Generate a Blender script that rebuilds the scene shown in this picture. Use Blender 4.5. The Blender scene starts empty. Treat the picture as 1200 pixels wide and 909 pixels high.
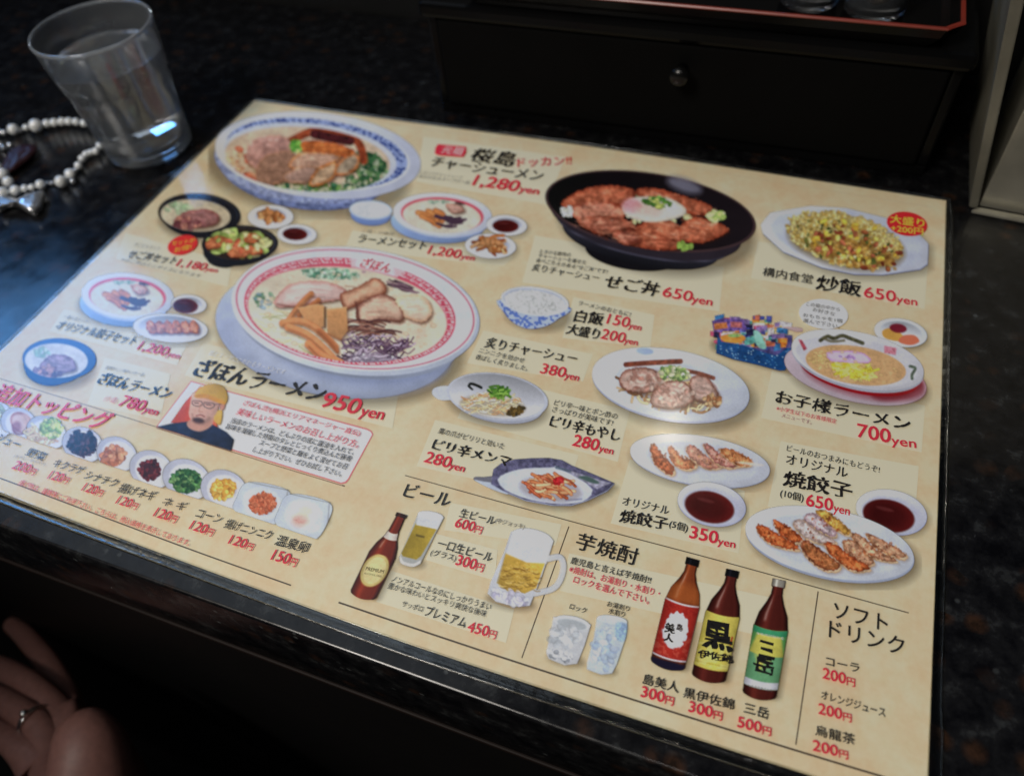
import bpy, bmesh, math, random
import numpy as np
from mathutils import Vector, Matrix

# ------------------------------------------------------------------ camera
SC = bpy.context.scene
COL = SC.collection
def rodrigues(w):
    w = np.array(w); t = np.linalg.norm(w); k = w / t
    K = np.array([[0, -k[2], k[1]], [k[2], 0, -k[0]], [-k[1], k[0], 0]])
    return np.eye(3) + np.sin(t) * K + (1 - np.cos(t)) * K @ K
FPX = 891.7325
RW = rodrigues([2.441679, 0.400921, -0.243631])
TW = np.array([-0.272412, 0.031076, 0.334752])
CAM = -RW.T @ TW
cam_d = bpy.data.cameras.new('camera')
cam = bpy.data.objects.new('camera', cam_d); COL.objects.link(cam)
M = np.eye(4); M[:3, :3] = RW.T @ np.diag([1, -1, -1]); M[:3, 3] = CAM
cam.matrix_world = Matrix(M.tolist())
cam_d.sensor_width = 36; cam_d.lens = FPX * 36 / 1200
cam_d.clip_start = .01; cam_d.clip_end = 50
cam_d.dof.use_dof = True
SC.camera = cam

def ray(x, y):
    return RW.T @ np.array([(x - 600) / FPX, (y - 454.5) / FPX, 1.0])
def at(x, y, z=0.0):                       # point of the level z seen at a place of the photograph
    d = ray(x, y); return CAM + d * ((z - CAM[2]) / d[2])
def aty(x, y, Y):                          # same on an upright plane
    d = ray(x, y); return CAM + d * ((Y - CAM[1]) / d[1])
def px(P):
    q = RW @ np.array(P) + TW; return 600 + FPX * q[0] / q[2], 454.5 + FPX * q[1] / q[2]
foc = at(740, 620)
cam_d.dof.focus_distance = float((RW @ foc + TW)[2])
cam_d.dof.aperture_fstop = 7.0

# ------------------------------------------------------------------ world and lamps
w = bpy.data.worlds.new('World'); SC.world = w; w.use_nodes = True
w.node_tree.nodes['Background'].inputs[0].default_value = (.75, .85, 1, 1)
w.node_tree.nodes['Background'].inputs[1].default_value = .009
SC.view_settings.view_transform = 'Standard'; SC.view_settings.look = 'None'
SC.view_settings.exposure = 0; SC.view_settings.gamma = 1
def lamp(name, loc, target, size, power, color, size_y=None, shape='DISK'):
    d = bpy.data.lights.new(name, 'AREA'); d.energy = power; d.color = color
    d.shape = shape; d.size = size
    if size_y: d.size_y = size_y
    o = bpy.data.objects.new(name, d); COL.objects.link(o)
    o.location = loc
    o.rotation_euler = (Vector(target) - Vector(loc)).to_track_quat('-Z', 'Y').to_euler()
    return o
lamp('ceiling_lamp', (-.20, -.78, 1.22), (.17, .19, 0), .5, 15.4, (1, .935, .85))
lamp('ceiling_bounce_fill', (-1.1, .55, 2.3), (-.1, .1, 0), 1.9, 6.6, (.78, .89, 1), 1.9, 'RECTANGLE')  # added softbox standing in for light off a dim bluish ceiling
lamp('blue_shop_window', (-1.0, .54, .87), (-.05, .1, .1), .50, 3.9, (.15, .44, 1), .36, 'RECTANGLE')
sp = at(785, 500); rd = sp - CAM; rd[2] = -rd[2]; rd /= np.linalg.norm(rd)
lamp('spot_lamp', tuple(sp + rd * 1.5), tuple(sp), .02, .45, (1, .9, .72))
lamp('spot_lamp', (.42, -.62, 1.6), (.3, .3, .05), .04, .5, (1, .97, .94))
lamp('spot_lamp', (.62, -.66, 1.6), (.3, .3, .05), .04, .5, (1, .97, .94))
lamp('spot_lamp', (.9, 2.0, .8), (.3, .3, .05), .10, 2.2, (1, .95, .9))
lamp('spot_lamp', (-1.2, 1.5, .7), (0, .2, .03), .09, 2.0, (.85, .93, 1))  # added lamp, only there to put highlights on the water glass
lamp('hand_fill_light', (-.55, -.55, .75), tuple(at(90, 870, -.17)), .25, .04, (1, .9, .85))  # added weak fill for the hand, no real source there

# ------------------------------------------------------------------ materials
def lin(c):
    c = np.asarray(c, float) / 255.
    return np.where(c <= .04045, c / 12.92, ((c + .055) / 1.055) ** 2.4)
KE = .74                                    # illumination the menu gets; a seen colour / KE = the ink's own colour
def tone(l, k=.97):                                # what printing ink on paper can reach
    g = (l * np.array([.25, .6, .15])).sum(-1, keepdims=True)
    return np.clip((g + (l - g) * k) / KE * .98 + .005, .006, .86)
def ink_rgb(c):
    return tuple(tone(lin(c))) + (1,)
MATS = {}
def new_mat(name):
    m = bpy.data.materials.new(name); m.use_nodes = True
    nt = m.node_tree; return m, nt, nt.nodes['Principled BSDF'], nt.nodes, nt.links
def film_bump(nt, b):
    n = nt.nodes; g = n.new('ShaderNodeNewGeometry')
    a = n.new('ShaderNodeTexNoise'); a.inputs['Scale'].default_value = 16; a.inputs['Detail'].default_value = 1.5
    c = n.new('ShaderNodeTexNoise'); c.inputs['Scale'].default_value = 260; c.inputs['Detail'].default_value = 2
    b1 = n.new('ShaderNodeBump'); b1.inputs['Strength'].default_value = .28; b1.inputs['Distance'].default_value = .0012
    b2 = n.new('ShaderNodeBump'); b2.inputs['Strength'].default_value = .25; b2.inputs['Distance'].default_value = .00010
    L = nt.links.new
    L(g.outputs['Position'], a.inputs['Vector']); L(g.outputs['Position'], c.inputs['Vector'])
    L(a.outputs['Fac'], b1.inputs['Height']); L(c.outputs['Fac'], b2.inputs['Height'])
    L(b1.outputs['Normal'], b2.inputs['Normal']); L(b2.outputs['Normal'], b.inputs['Normal'])
    b.inputs['Roughness'].default_value = .16; b.inputs['IOR'].default_value = 1.48
def mat_ink(c):
    k = tuple(c)
    if k in MATS: return MATS[k]
    m, nt, b, n, l = new_mat('printed_ink')
    film_bump(nt, b)
    t = n.new('ShaderNodeTexNoise'); t.inputs['Scale'].default_value = 900
    mx = n.new('ShaderNodeMix'); mx.data_type = 'RGBA'
    base = ink_rgb(c)
    mx.inputs[6].default_value = base; mx.inputs[7].default_value = tuple(min(1, v * (1.05 if max(base[:3]) > .5 else 1.3) + .004) for v in base[:3]) + (1,)
    l.new(t.outputs['Fac'], mx.inputs[0]); l.new(mx.outputs[2], b.inputs['Base Color'])
    MATS[k] = m; return m
def mat_print():
    m, nt, b, n, l = new_mat('printed_photograph')
    film_bump(nt, b)
    a = n.new('ShaderNodeAttribute'); a.attribute_name = 'Col'
    t = n.new('ShaderNodeBsdfTransparent'); mx = n.new('ShaderNodeMixShader')
    l.new(a.outputs['Color'], b.inputs['Base Color']); l.new(a.outputs['Alpha'], mx.inputs[0])
    l.new(t.outputs[0], mx.inputs[1]); l.new(b.outputs[0], mx.inputs[2])
    l.new(mx.outputs[0], n['Material Output'].inputs[0])
    return m
PRINT = mat_print()
def ramp(nt, fac, stops):
    r = nt.nodes.new('ShaderNodeValToRGB'); e = r.color_ramp.elements
    while len(e) < len(stops): e.new(.5)
    for i, (p, c) in enumerate(stops): e[i].position = p; e[i].color = c
    nt.links.new(fac, r.inputs[0]); return r.outputs[0]
def mat_paper():
    m, nt, b, n, l = new_mat('beige_washi_paper')
    film_bump(nt, b)
    g = n.new('ShaderNodeNewGeometry')
    t = n.new('ShaderNodeTexNoise'); t.inputs['Scale'].default_value = 55; t.inputs['Detail'].default_value = 6; t.inputs['Roughness'].default_value = .62
    l.new(g.outputs['Position'], t.inputs['Vector'])
    c1 = ramp(nt, t.outputs['Fac'], [(.33, ink_rgb((210, 186, 146))), (.5, ink_rgb((217, 194, 156))), (.68, ink_rgb((223, 202, 168)))])
    f = n.new('ShaderNodeTexNoise'); f.inputs['Scale'].default_value = 420; f.inputs['Detail'].default_value = 3
    l.new(g.outputs['Position'], f.inputs['Vector'])
    mx = n.new('ShaderNodeMix'); mx.data_type = 'RGBA'; mx.blend_type = 'SOFT_LIGHT'; mx.inputs[0].default_value = .3
    l.new(c1, mx.inputs[6]); l.new(f.outputs['Fac'], mx.inputs[7])
    l.new(mx.outputs[2], b.inputs['Base Color'])
    return m
PAPER = mat_paper()
def simple(name, col, rough=.5, metal=0, noise=None, bump=0, spec=.5, scale=60):
    m, nt, b, n, l = new_mat(name)
    g = n.new('ShaderNodeNewGeometry')
    t = n.new('ShaderNodeTexNoise'); t.inputs['Scale'].default_value = scale; t.inputs['Detail'].default_value = 4
    l.new(g.outputs['Position'], t.inputs['Vector'])
    k = noise if noise is not None else .15
    c = ramp(nt, t.outputs['Fac'], [(.3, tuple(v * (1 - k) for v in col) + (1,)), (.7, tuple(min(1, v * (1 + k)) for v in col) + (1,))])
    l.new(c, b.inputs['Base Color'])
    b.inputs['Roughness'].default_value = rough; b.inputs['Metallic'].default_value = metal
    b.inputs['Specular IOR Level'].default_value = spec
    if bump:
        bp = n.new('ShaderNodeBump'); bp.inputs['Strength'].default_value = bump; bp.inputs['Distance'].default_value = .0006
        l.new(t.outputs['Fac'], bp.inputs['Height']); l.new(bp.outputs[0], b.inputs['Normal'])
    return m
def mat_granite():
    m, nt, b, n, l = new_mat('black_speckled_granite')
    g = n.new('ShaderNodeNewGeometry')
    def nz(s, d=3, r=.6):
        t = n.new('ShaderNodeTexNoise'); t.inputs['Scale'].default_value = s; t.inputs['Detail'].default_value = d; t.inputs['Roughness'].default_value = r
        l.new(g.outputs['Position'], t.inputs['Vector']); return t.outputs['Fac']
    def vor(s):
        v = n.new('ShaderNodeTexVoronoi'); v.inputs['Scale'].default_value = s; v.inputs['Randomness'].default_value = 1
        l.new(g.outputs['Position'], v.inputs['Vector']); return v
    a = ramp(nt, nz(110, 5, .7), [(.38, (.003, .003, .004, 1)), (.56, (.010, .010, .011, 1)), (.76, (.045, .047, .047, 1))])
    v = vor(120)
    sel = ramp(nt, v.outputs['Color'], [(.66, (0, 0, 0, 1)), (.8, (1, 1, 1, 1))])
    brown = ramp(nt, nz(240, 4), [(.35, (.01, .006, .004, 1)), (.66, (.05, .024, .014, 1))])
    mx = n.new('ShaderNodeMix'); mx.data_type = 'RGBA'
    mp = n.new('ShaderNodeMath'); mp.operation = 'MULTIPLY'
    d = ramp(nt, v.outputs['Distance'], [(.25, (1, 1, 1, 1)), (.55, (0, 0, 0, 1))])
    l.new(sel, mp.inputs[0]); l.new(d, mp.inputs[1])
    l.new(mp.outputs[0], mx.inputs[0]); l.new(a, mx.inputs[6]); l.new(brown, mx.inputs[7])
    v2 = vor(330)
    fl = ramp(nt, v2.outputs['Color'], [(.88, (0, 0, 0, 1)), (.98, (.8, .8, .8, 1))])
    d2 = ramp(nt, v2.outputs['Distance'], [(.2, (1, 1, 1, 1)), (.42, (0, 0, 0, 1))])
    m2 = n.new('ShaderNodeMath'); m2.operation = 'MULTIPLY'; l.new(fl, m2.inputs[0]); l.new(d2, m2.inputs[1])
    mx2 = n.new('ShaderNodeMix'); mx2.data_type = 'RGBA'; mx2.inputs[7].default_value = (.12, .13, .13, 1)
    l.new(m2.outputs[0], mx2.inputs[0]); l.new(mx.outputs[2], mx2.inputs[6])
    l.new(mx2.outputs[2], b.inputs['Base Color'])
    rr = ramp(nt, nz(40, 5, .6), [(.35, (.14, .14, .14, 1)), (.65, (.28, .28, .28, 1))])
    l.new(rr, b.inputs['Roughness'])
    bp = n.new('ShaderNodeBump'); bp.inputs['Strength'].default_value = .10; bp.inputs['Distance'].default_value = .0004
    l.new(nz(90, 3), bp.inputs['Height']); l.new(bp.outputs[0], b.inputs['Normal'])
    return m
GRANITE = mat_granite()
def mat_film():
    m, nt, b, n, l = new_mat('clear_laminate_film')
    b.inputs['Roughness'].default_value = .09; b.inputs['IOR'].default_value = 1.5
    b.inputs['Base Color'].default_value = (.10, .12, .14, 1)
    g = n.new('ShaderNodeNewGeometry')
    t = n.new('ShaderNodeTexNoise'); t.inputs['Scale'].default_value = 45; t.inputs['Detail'].default_value = 4
    l.new(g.outputs['Position'], t.inputs['Vector'])
    bp = n.new('ShaderNodeBump'); bp.inputs['Strength'].default_value = .5; bp.inputs['Distance'].default_value = .002
    l.new(t.outputs['Fac'], bp.inputs['Height']); l.new(bp.outputs[0], b.inputs['Normal'])
    tr = n.new('ShaderNodeBsdfTransparent'); mx = n.new('ShaderNodeMixShader')
    tr.inputs[0].default_value = (.9, .93, .95, 1)
    f = n.new('ShaderNodeFresnel'); f.inputs[0].default_value = 1.5
    l.new(bp.outputs[0], f.inputs['Normal'])
    ad = n.new('ShaderNodeMath'); ad.operation = 'ADD'; ad.inputs[1].default_value = .04; ad.use_clamp = True
    l.new(f.outputs[0], ad.inputs[0])
    gl = n.new('ShaderNodeBsdfGlossy'); gl.inputs['Roughness'].default_value = .16
    l.new(bp.outputs[0], gl.inputs['Normal'])
    l.new(ad.outputs[0], mx.inputs[0]); l.new(tr.outputs[0], mx.inputs[1]); l.new(gl.outputs[0], mx.inputs[2])
    l.new(mx.outputs[0], n['Material Output'].inputs[0])
    return m
FILM = mat_film()
def mat_glass(name, ior, haze, rough=0.0):
    m, nt, b, n, l = new_mat(name)
    b.inputs['Transmission Weight'].default_value = 1; b.inputs['IOR'].default_value = ior
    b.inputs['Roughness'].default_value = rough; b.inputs['Base Color'].default_value = (.96, .98, 1, 1)
    t = n.new('ShaderNodeTexNoise'); t.inputs['Scale'].default_value = 130
    d = n.new('ShaderNodeBsdfDiffuse'); d.inputs[0].default_value = (.7, .75, .8, 1)
    mx = n.new('ShaderNodeMixShader')
    f = ramp(nt, t.outputs['Fac'], [(.3, (haze * .6,) * 3 + (1,)), (.7, (haze * 1.3,) * 3 + (1,))])
    l.new(f, mx.inputs[0]); l.new(b.outputs[0], mx.inputs[1]); l.new(d.outputs[0], mx.inputs[2])
    l.new(mx.outputs[0], n['Material Output'].inputs[0])
    return m

# ------------------------------------------------------------------ object helpers
def link(name, me, mat=None, parent=None):
    o = bpy.data.objects.new(name, me); COL.objects.link(o)
    if mat: me.materials.append(mat)
    if parent: o.parent = parent
    return o
def tag(o, label=None, cat=None, group=None, kind=None):
    if label: o['label'] = label
    if cat: o['category'] = cat
    if group: o['group'] = group
    if kind: o['kind'] = kind
    return o
def thing(name, label, cat, loc=(0, 0, 0), group=None):
    o = bpy.data.objects.new(name, None); COL.objects.link(o); o.location = loc
    o.empty_display_size = .02
    return tag(o, label, cat, group)
def pydata(name, v, f, mat, parent=None, smooth=False):
    me = bpy.data.meshes.new(name); me.from_pydata([tuple(map(float, p)) for p in v], [], f)
    me.update()
    if smooth: me.polygons.foreach_set('use_smooth', [True] * len(me.polygons))
    return link(name, me, mat, parent)
def bm_obj(name, bm, mat, parent=None, smooth=False):
    bmesh.ops.recalc_face_normals(bm, faces=bm.faces)
    me = bpy.data.meshes.new(name); bm.to_mesh(me); bm.free()
    if smooth: me.polygons.foreach_set('use_smooth', [True] * len(me.polygons))
    return link(name, me, mat, parent)
def add_box(bm, lo, hi, bev=0, seg=2):
    r = bmesh.ops.create_cube(bm, size=1)
    c = [(a + b) / 2 for a, b in zip(lo, hi)]; s = [b - a for a, b in zip(lo, hi)]
    for v in r['verts']:
        v.co = Vector([c[i] + v.co[i] * s[i] for i in range(3)])
    if bev:
        es = list({e for v in r['verts'] for e in v.link_edges})
        bmesh.ops.bevel(bm, geom=es, offset=bev, segments=seg, affect='EDGES', profile=.5)
def lathe(prof, seg=64):
    bm = bmesh.new(); rings = []
    for r, z in prof:
        rings.append([bm.verts.new((r * math.cos(2 * math.pi * i / seg), r * math.sin(2 * math.pi * i / seg), z)) for i in range(seg)] if r > 1e-6 else [bm.verts.new((0, 0, z))])
    for a, b in zip(rings, rings[1:]):
        for i in range(seg):
            j = (i + 1) % seg
            if len(a) == 1: bm.faces.new((a[0], b[i], b[j]))
            elif len(b) == 1: bm.faces.new((a[i], a[j], b[0]))
            else: bm.faces.new((a[i], a[j], b[j], b[i]))
    return bm

# ------------------------------------------------------------------ the counter and what is round it
YF = -.0115                                   # front edge of the counter top
bm = bmesh.new()
prof = [(.425, -.05), (.425, -.002), (.4235, 0), (YF + .0014, 0), (YF + .0005, -.0002), (YF + .0001, -.0007), (YF, -.0016),
        (YF - .0008, -.012), (YF - .0012, -.030), (YF - .0012, -.046), (YF + .0008, -.050), (YF + .02, -.050)]
X = np.linspace(-.75, .95, 18)
g = [[bm.verts.new((x, y, z)) for (y, z) in prof] for x in X]
for i in range(len(X) - 1):
    for j in range(len(prof) - 1):
        bm.faces.new((g[i][j], g[i + 1][j], g[i + 1][j + 1], g[i][j + 1]))
tag(bm_obj('counter_top', bm, GRANITE, None, True), 'black speckled granite counter top', kind='structure')
DARK = simple('dark_stained_wood', (.003, .0025, .0025), .6, scale=30, spec=.2)
bm = bmesh.new(); add_box(bm, (-.75, YF + .004, -.95), (.95, YF + .03, -.0505))
tag(bm_obj('counter_front', bm, DARK), 'dark panel under the counter', kind='structure')
bm = bmesh.new(); add_box(bm, (-.75, YF - .0015, -.0535), (.95, YF + .0035, -.0508), .0008)
tag(bm_obj('counter_edge_strip', bm, simple('brown_wood_edging', (.010, .006, .005), .6, spec=.15)), 'thin brown strip under the counter edge', kind='structure')
bm = bmesh.new(); add_box(bm, (-3, -3, -1.0), (3, 3, -.95))
tag(bm_obj('floor', bm, simple('dark_floor', (.0025, .0025, .003), .7, spec=.1)), 'dark floor', kind='structure')
bm = bmesh.new(); add_box(bm, (-.75, .427, -.95), (1.2, .45, .16))
tag(bm_obj('back_wall', bm, simple('black_painted_board', (.004, .004, .004), .5)), 'black upstand behind the counter', kind='structure')

# ------------------------------------------------------------------ the menu: sheet, clear rim, printed panels and rules
ZS = .0010
menu = thing('laminated_menu', 'large laminated ramen menu sheet with dish photos and red prices lying on the counter', 'menu')
def atv(X, Y, z):
    X = np.asarray(X, float); Y = np.asarray(Y, float)
    D = np.stack([(X - 600) / FPX, (Y - 454.5) / FPX, np.ones_like(X)], -1) @ RW
    return CAM + D * ((z - CAM[2]) / D[..., 2])[..., None]
def path(pts, n=24):                           # smooth run through measured places
    pts = np.array(pts, float); t = np.arange(len(pts)); tt = np.linspace(0, len(pts) - 1, n)
    if len(pts) > 2:
        k = len(pts); out = []
        for u in tt:
            i = min(int(u), k - 2); f = u - i
            p0, p1, p2, p3 = pts[max(i - 1, 0)], pts[i], pts[i + 1], pts[min(i + 2, k - 1)]
            out.append(.5 * ((2 * p1) + (p2 - p0) * f + (2 * p0 - 5 * p1 + 4 * p2 - p3) * f * f + (3 * p1 - p0 - 3 * p2 + p3) * f ** 3))
        return np.array(out)
    return np.stack([np.interp(tt, t, pts[:, 0]), np.interp(tt, t, pts[:, 1])], 1)
TOP = path([(298, 118), (450, 139.5), (700, 173), (1109, 235)])
RIG = path([(1109, 235), (1105.5, 380), (1101.5, 530), (1090.7, 830), (1086, 952)])
BOT = path([(1086, 952), (954, 909), (840, 872.5), (540, 774), (420, 732.5), (120, 622), (0, 576), (-122, 526)], 40)
LEF = path([(-122, 526), (0, 412), (64, 350), (250, 165), (298, 118)])
OUT = np.concatenate([TOP[:-1], RIG[:-1], BOT[:-1], LEF[:-1]])
W3 = atv(OUT[:, 0], OUT[:, 1], ZS)
cen = W3.mean(0)
def nrm2(P):
    N = len(P); o = []
    for i in range(N):
        t = P[(i + 1) % N] - P[i - 1]; n = np.array([-t[1], t[0], 0]); n /= np.linalg.norm(n)
        if n[:2] @ (P[i] - cen)[:2] < 0: n = -n
        o.append(n)
    return np.array(o)
NN = nrm2(W3); N = len(W3)
# the printed sheet: a fan of rings so that it has a real thickness and a rounded edge
v = []; f = []
for k, (s, z) in enumerate([(-.002, ZS), (0, ZS), (.0001, ZS - .0003)]):
    for i in range(N): v.append(W3[i] + NN[i] * s + np.array([0, 0, z - ZS]))
for k in range(2):
    for i in range(N):
        j = (i + 1) % N; f.append((k * N + i, k * N + j, (k + 1) * N + j, (k + 1) * N + i))
f.append(tuple(range(N)))
pydata('sheet', v, f, PAPER, menu)
# the clear film rim, thin and a little wavy, with a raised outer lip
rng = np.random.default_rng(5)
wob = np.interp(np.arange(N), np.linspace(0, N, 22), rng.normal(0, .6, 22))
v = []; f = []; prof = [(-.0004, .00004), (.0002, .00008), (.0010, -.00006), (.0018, -.00028), (.0026, -.00036), (.0032, -.00030), (.0037, -.00016), (.0041, -.00030), (.0042, -.0006), (.0035, -.0008), (0, -.0009)]
for s, z in prof:
    for i in range(N):
        wide = .82 + .18 * (W3[i][1] < .03)
        v.append(W3[i] + NN[i] * (s * wide) + np.array([0, 0, z + (0.00012 * wob[i] if .001 < s else 0)]))
for k in range(len(prof) - 1):
    for i in range(N):
        j = (i + 1) % N; f.append((k * N + i, k * N + j, (k + 1) * N + j, (k + 1) * N + i))
tag(pydata('film_rim', v, f, FILM, menu, True), 'clear plastic rim of the laminate')

def flat(name, pts, col, z, label=None, smooth=False):
    P = atv([p[0] for p in pts], [p[1] for p in pts], z)
    o = pydata(name, P, [tuple(range(len(P)))], mat_ink(col), menu)
    if o.data.polygons[0].normal.z < 0: o.data.flip_normals()
    if label: o['label'] = label
    return o
PC = (221, 203, 174)
panels = [
 [(496, 160), (663, 184), (640, 240), (488, 213)], [(413, 270), (560, 292), (602, 300), (590, 312), (404, 292)],
 [(627, 276), (848, 313), (843, 365), (612, 331)], [(888, 283), (1088, 302), (1083.5, 362), (880, 326)],
 [(672, 348), (767, 369), (762, 407), (659, 396)], [(566.6, 387), (694.7, 415), (683, 447), (547, 425.6)],
 [(560, 438), (738, 481), (724, 541), (536, 490)], [(510, 491.7), (678, 533), (662, 585), (488, 546)],
 [(738, 538), (873, 575), (865.6, 648), (715.6, 613)], [(904.6, 434), (1084, 475), (1080, 530), (892, 489.5)],
 [(915, 516.6), (1076.7, 546), (1071, 625), (899.6, 593.6)], [(527.7, 588.7), (658, 614), (651, 639), (520.5, 621)],
 [(511, 625), (583, 644), (580, 680), (499, 656)], [(457.7, 668), (602.7, 714), (593, 753), (440.7, 704.7)],
 [(667, 648), (905, 700), (893, 745), (656, 692)], [(147, 273), (272, 308), (267, 336), (135.5, 303.6)],
 [(75, 362), (222, 398), (207, 428), (58, 388)], [(123, 419), (200, 438), (187, 492), (102, 474)],
 [(238, 402), (468, 455), (460, 502), (216, 440)]]
for i, q in enumerate(panels):
    flat('panel', q, PC, ZS + .00004 + i * .0000035)
# white box with the portrait
flat('panel', [(223.7, 446), (431, 502), (436, 505), (437.5, 509), (409, 562), (405.5, 566), (400, 567), (182.5, 500)], (206, 120, 120), ZS + .00011, 'red outlined border of the text box')
flat('panel', [(224.2, 447.4), (430, 503.6), (434.5, 506), (436, 509), (407.5, 561), (404.5, 564), (400, 565.3), (184.5, 499)], (226, 226, 230), ZS + .000115, 'white text box with thin red border')

def rule(pts, wd, col=(70, 60, 50)):
    P = path(pts, 2 if len(pts) == 2 else 14)
    A = atv(P[:, 0], P[:, 1], ZS + .00005); v = []; f = []
    for i in range(len(A)):
        t = A[min(i + 1, len(A) - 1)] - A[max(i - 1, 0)]; n = np.array([-t[1], t[0], 0]); n /= np.linalg.norm(n)
        v += [A[i] + n * wd / 2, A[i] - n * wd / 2]
    for i in range(len(A) - 1): f.append((2 * i, 2 * i + 1, 2 * i + 3, 2 * i + 2))
    o = pydata('rule_line', v, f, mat_ink(col), menu)
    if o.data.polygons[0].normal.z < 0: o.data.flip_normals()
rule([(-60, 425), (0, 443.5), (90, 471), (183, 500)], .0004, (120, 105, 85))
rule([(401, 568.2), (404, 569.2)], .0004)
rule([(183, 501.2), (300, 538), (404, 569.6)], .0004, (130, 95, 80))
rule([(-90, 528), (0, 560), (120, 605), (230, 646), (341, 685.5)], .0005)
rule([(396.7, 705.4), (540, 754), (700, 806), (840, 850), (960, 887), (1050, 914)], .00062)
rule([(474.6, 556.8), (680, 613.5), (850, 658.5), (1065, 717.8)], .0004)
rule([(666.7, 616.5), (611.5, 770.5)], .0004)
rule([(958.8, 692.7), (932.6, 872)], .0004)
rule([(455, 146), (700, 180), (1092, 243)], .00035, (196, 180, 150))

# ------------------------------------------------------------------ lettering
tc = bpy.data.curves.new('lettering', 'FONT'); tc.resolution_u = 3
to = bpy.data.objects.new('lettering', tc); COL.objects.link(to)
SHAPES = {}
def glyphs(s, bold, contrast, rough, seed=0):
    key = (s, bold, contrast, rough)
    if key in SHAPES: return SHAPES[key]
    tc.body = s
    bpy.context.view_layer.update()
    me = bpy.data.meshes.new_from_object(to.evaluated_get(bpy.context.evaluated_depsgraph_get()))
    V = np.zeros(len(me.vertices) * 3); me.vertices.foreach_get('co', V); V = V.reshape(-1, 3)[:, :2].copy()
    F = [tuple(p.vertices) for p in me.polygons]
    cnt = {}
    F2 = []
    for p in F:
        a = sum(V[p[i]][0] * V[p[(i + 1) % len(p)]][1] - V[p[(i + 1) % len(p)]][0] * V[p[i]][1] for i in range(len(p)))
        if a < 0: p = p[::-1]
        F2.append(p)
        for i in range(len(p)):
            e = (p[i], p[(i + 1) % len(p)]); cnt[e] = 1
    Nn = np.zeros_like(V)
    for (a, b) in cnt:
        if (b, a) not in cnt:
            d = V[b] - V[a]; l = np.hypot(*d) + 1e-9; n = np.array([d[1], -d[0]]) / l
            Nn[a] += n; Nn[b] += n
    L = np.hypot(Nn[:, 0], Nn[:, 1]); ok = L > 1e-6
    Nn[ok] /= L[ok][:, None]
    amt = bold * (1 - contrast + contrast * 2.0 * np.abs(Nn[:, 0] * .92 + Nn[:, 1] * .38))
    if rough:
        amt = amt + rough * (np.sin(V[:, 0] * 19 + V[:, 1] * 13 + len(s)) + np.sin(V[:, 0] * 7.3 - V[:, 1] * 11)) * .5
    V = V + Nn * amt[:, None] * ok[:, None]
    if rough:
        V[:, 1] += rough * .8 * np.sin(V[:, 0] * 5.1 + len(s)); V[:, 0] += rough * .7 * np.sin(V[:, 1] * 6.3 + 1)
    bpy.data.meshes.remove(me)
    SHAPES[key] = (V, F2); return SHAPES[key]
STY = dict(g=(.009, .0, 0), m=(.001, .8, 0), b=(.013, 1.0, .016), p=(.016, .15, 0), t=(-.012, 0, 0), k=(.018, .1, 0), z=(.035, 1.0, .05))
def T(name, body, bl, br, h, col=(30, 27, 26), style='g', shear=0, z=.00070, rise=None):
    segs = body if isinstance(body, list) else [(body, 1)]
    if body and isinstance(body, str) and body.endswith(('yen', '円')) and body[0].isdigit():
        k = 3 if body.endswith('yen') else 1
        segs = [(body[:-k], 1), (body[-k:], .62)]
    st = STY[style]
    if h >= 14 and style == 'b': st = (.016, 1.0, .030); shear = shear or .07
    if h < 14 and style in 'bk': q = max(0, (h - 8) / 6); st = (st[0] * (.15 + .6 * q), st[1], st[2] * (.3 + .5 * q))
    VV = []; FF = []; xo = 0; n0 = 0
    for s, sc in segs:
        V, F = glyphs(s, *st)
        V = V * sc
        V = V - [V[:, 0].min() - xo, 0]; xo = V[:, 0].max() + .05
        VV.append(V); FF += [tuple(i + n0 for i in p) for p in F]; n0 += len(V)
    V = np.concatenate(VV)
    if shear: V = V + np.stack([V[:, 1] * shear, 0 * V[:, 1]], 1)
    x0, x1 = V[:, 0].min(), V[:, 0].max(); y0 = V[:, 1].min(); y1 = V[:, 1].max()
    A = atv(bl[0], bl[1], ZS + z); B = atv(br[0], br[1], ZS + z)
    u = (B - A) / (x1 - x0); ul = np.linalg.norm(u)
    n = np.array([-u[1], u[0], 0]) / ul
    mid = (A + B) / 2; p0 = px(mid); p1 = px(mid + n * .001)
    hm = h / abs(p0[1] - p1[1]) * .001 * 1.0
    sy = hm / (y1 - y0)
    if style != 'x': sy = min(max(sy, ul * .80), ul * 1.35)
    P = A + (V[:, :1] - x0) * u + (V[:, 1:] - y0) * n * sy
    o = pydata(name, P, FF, mat_ink(col), menu)
    return o
RED = (205, 42, 62); INK = (29, 26, 25); GRY = (95, 88, 82)
D, PR, NO, HD = 'dish_name', 'price', 'note', 'heading'
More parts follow.
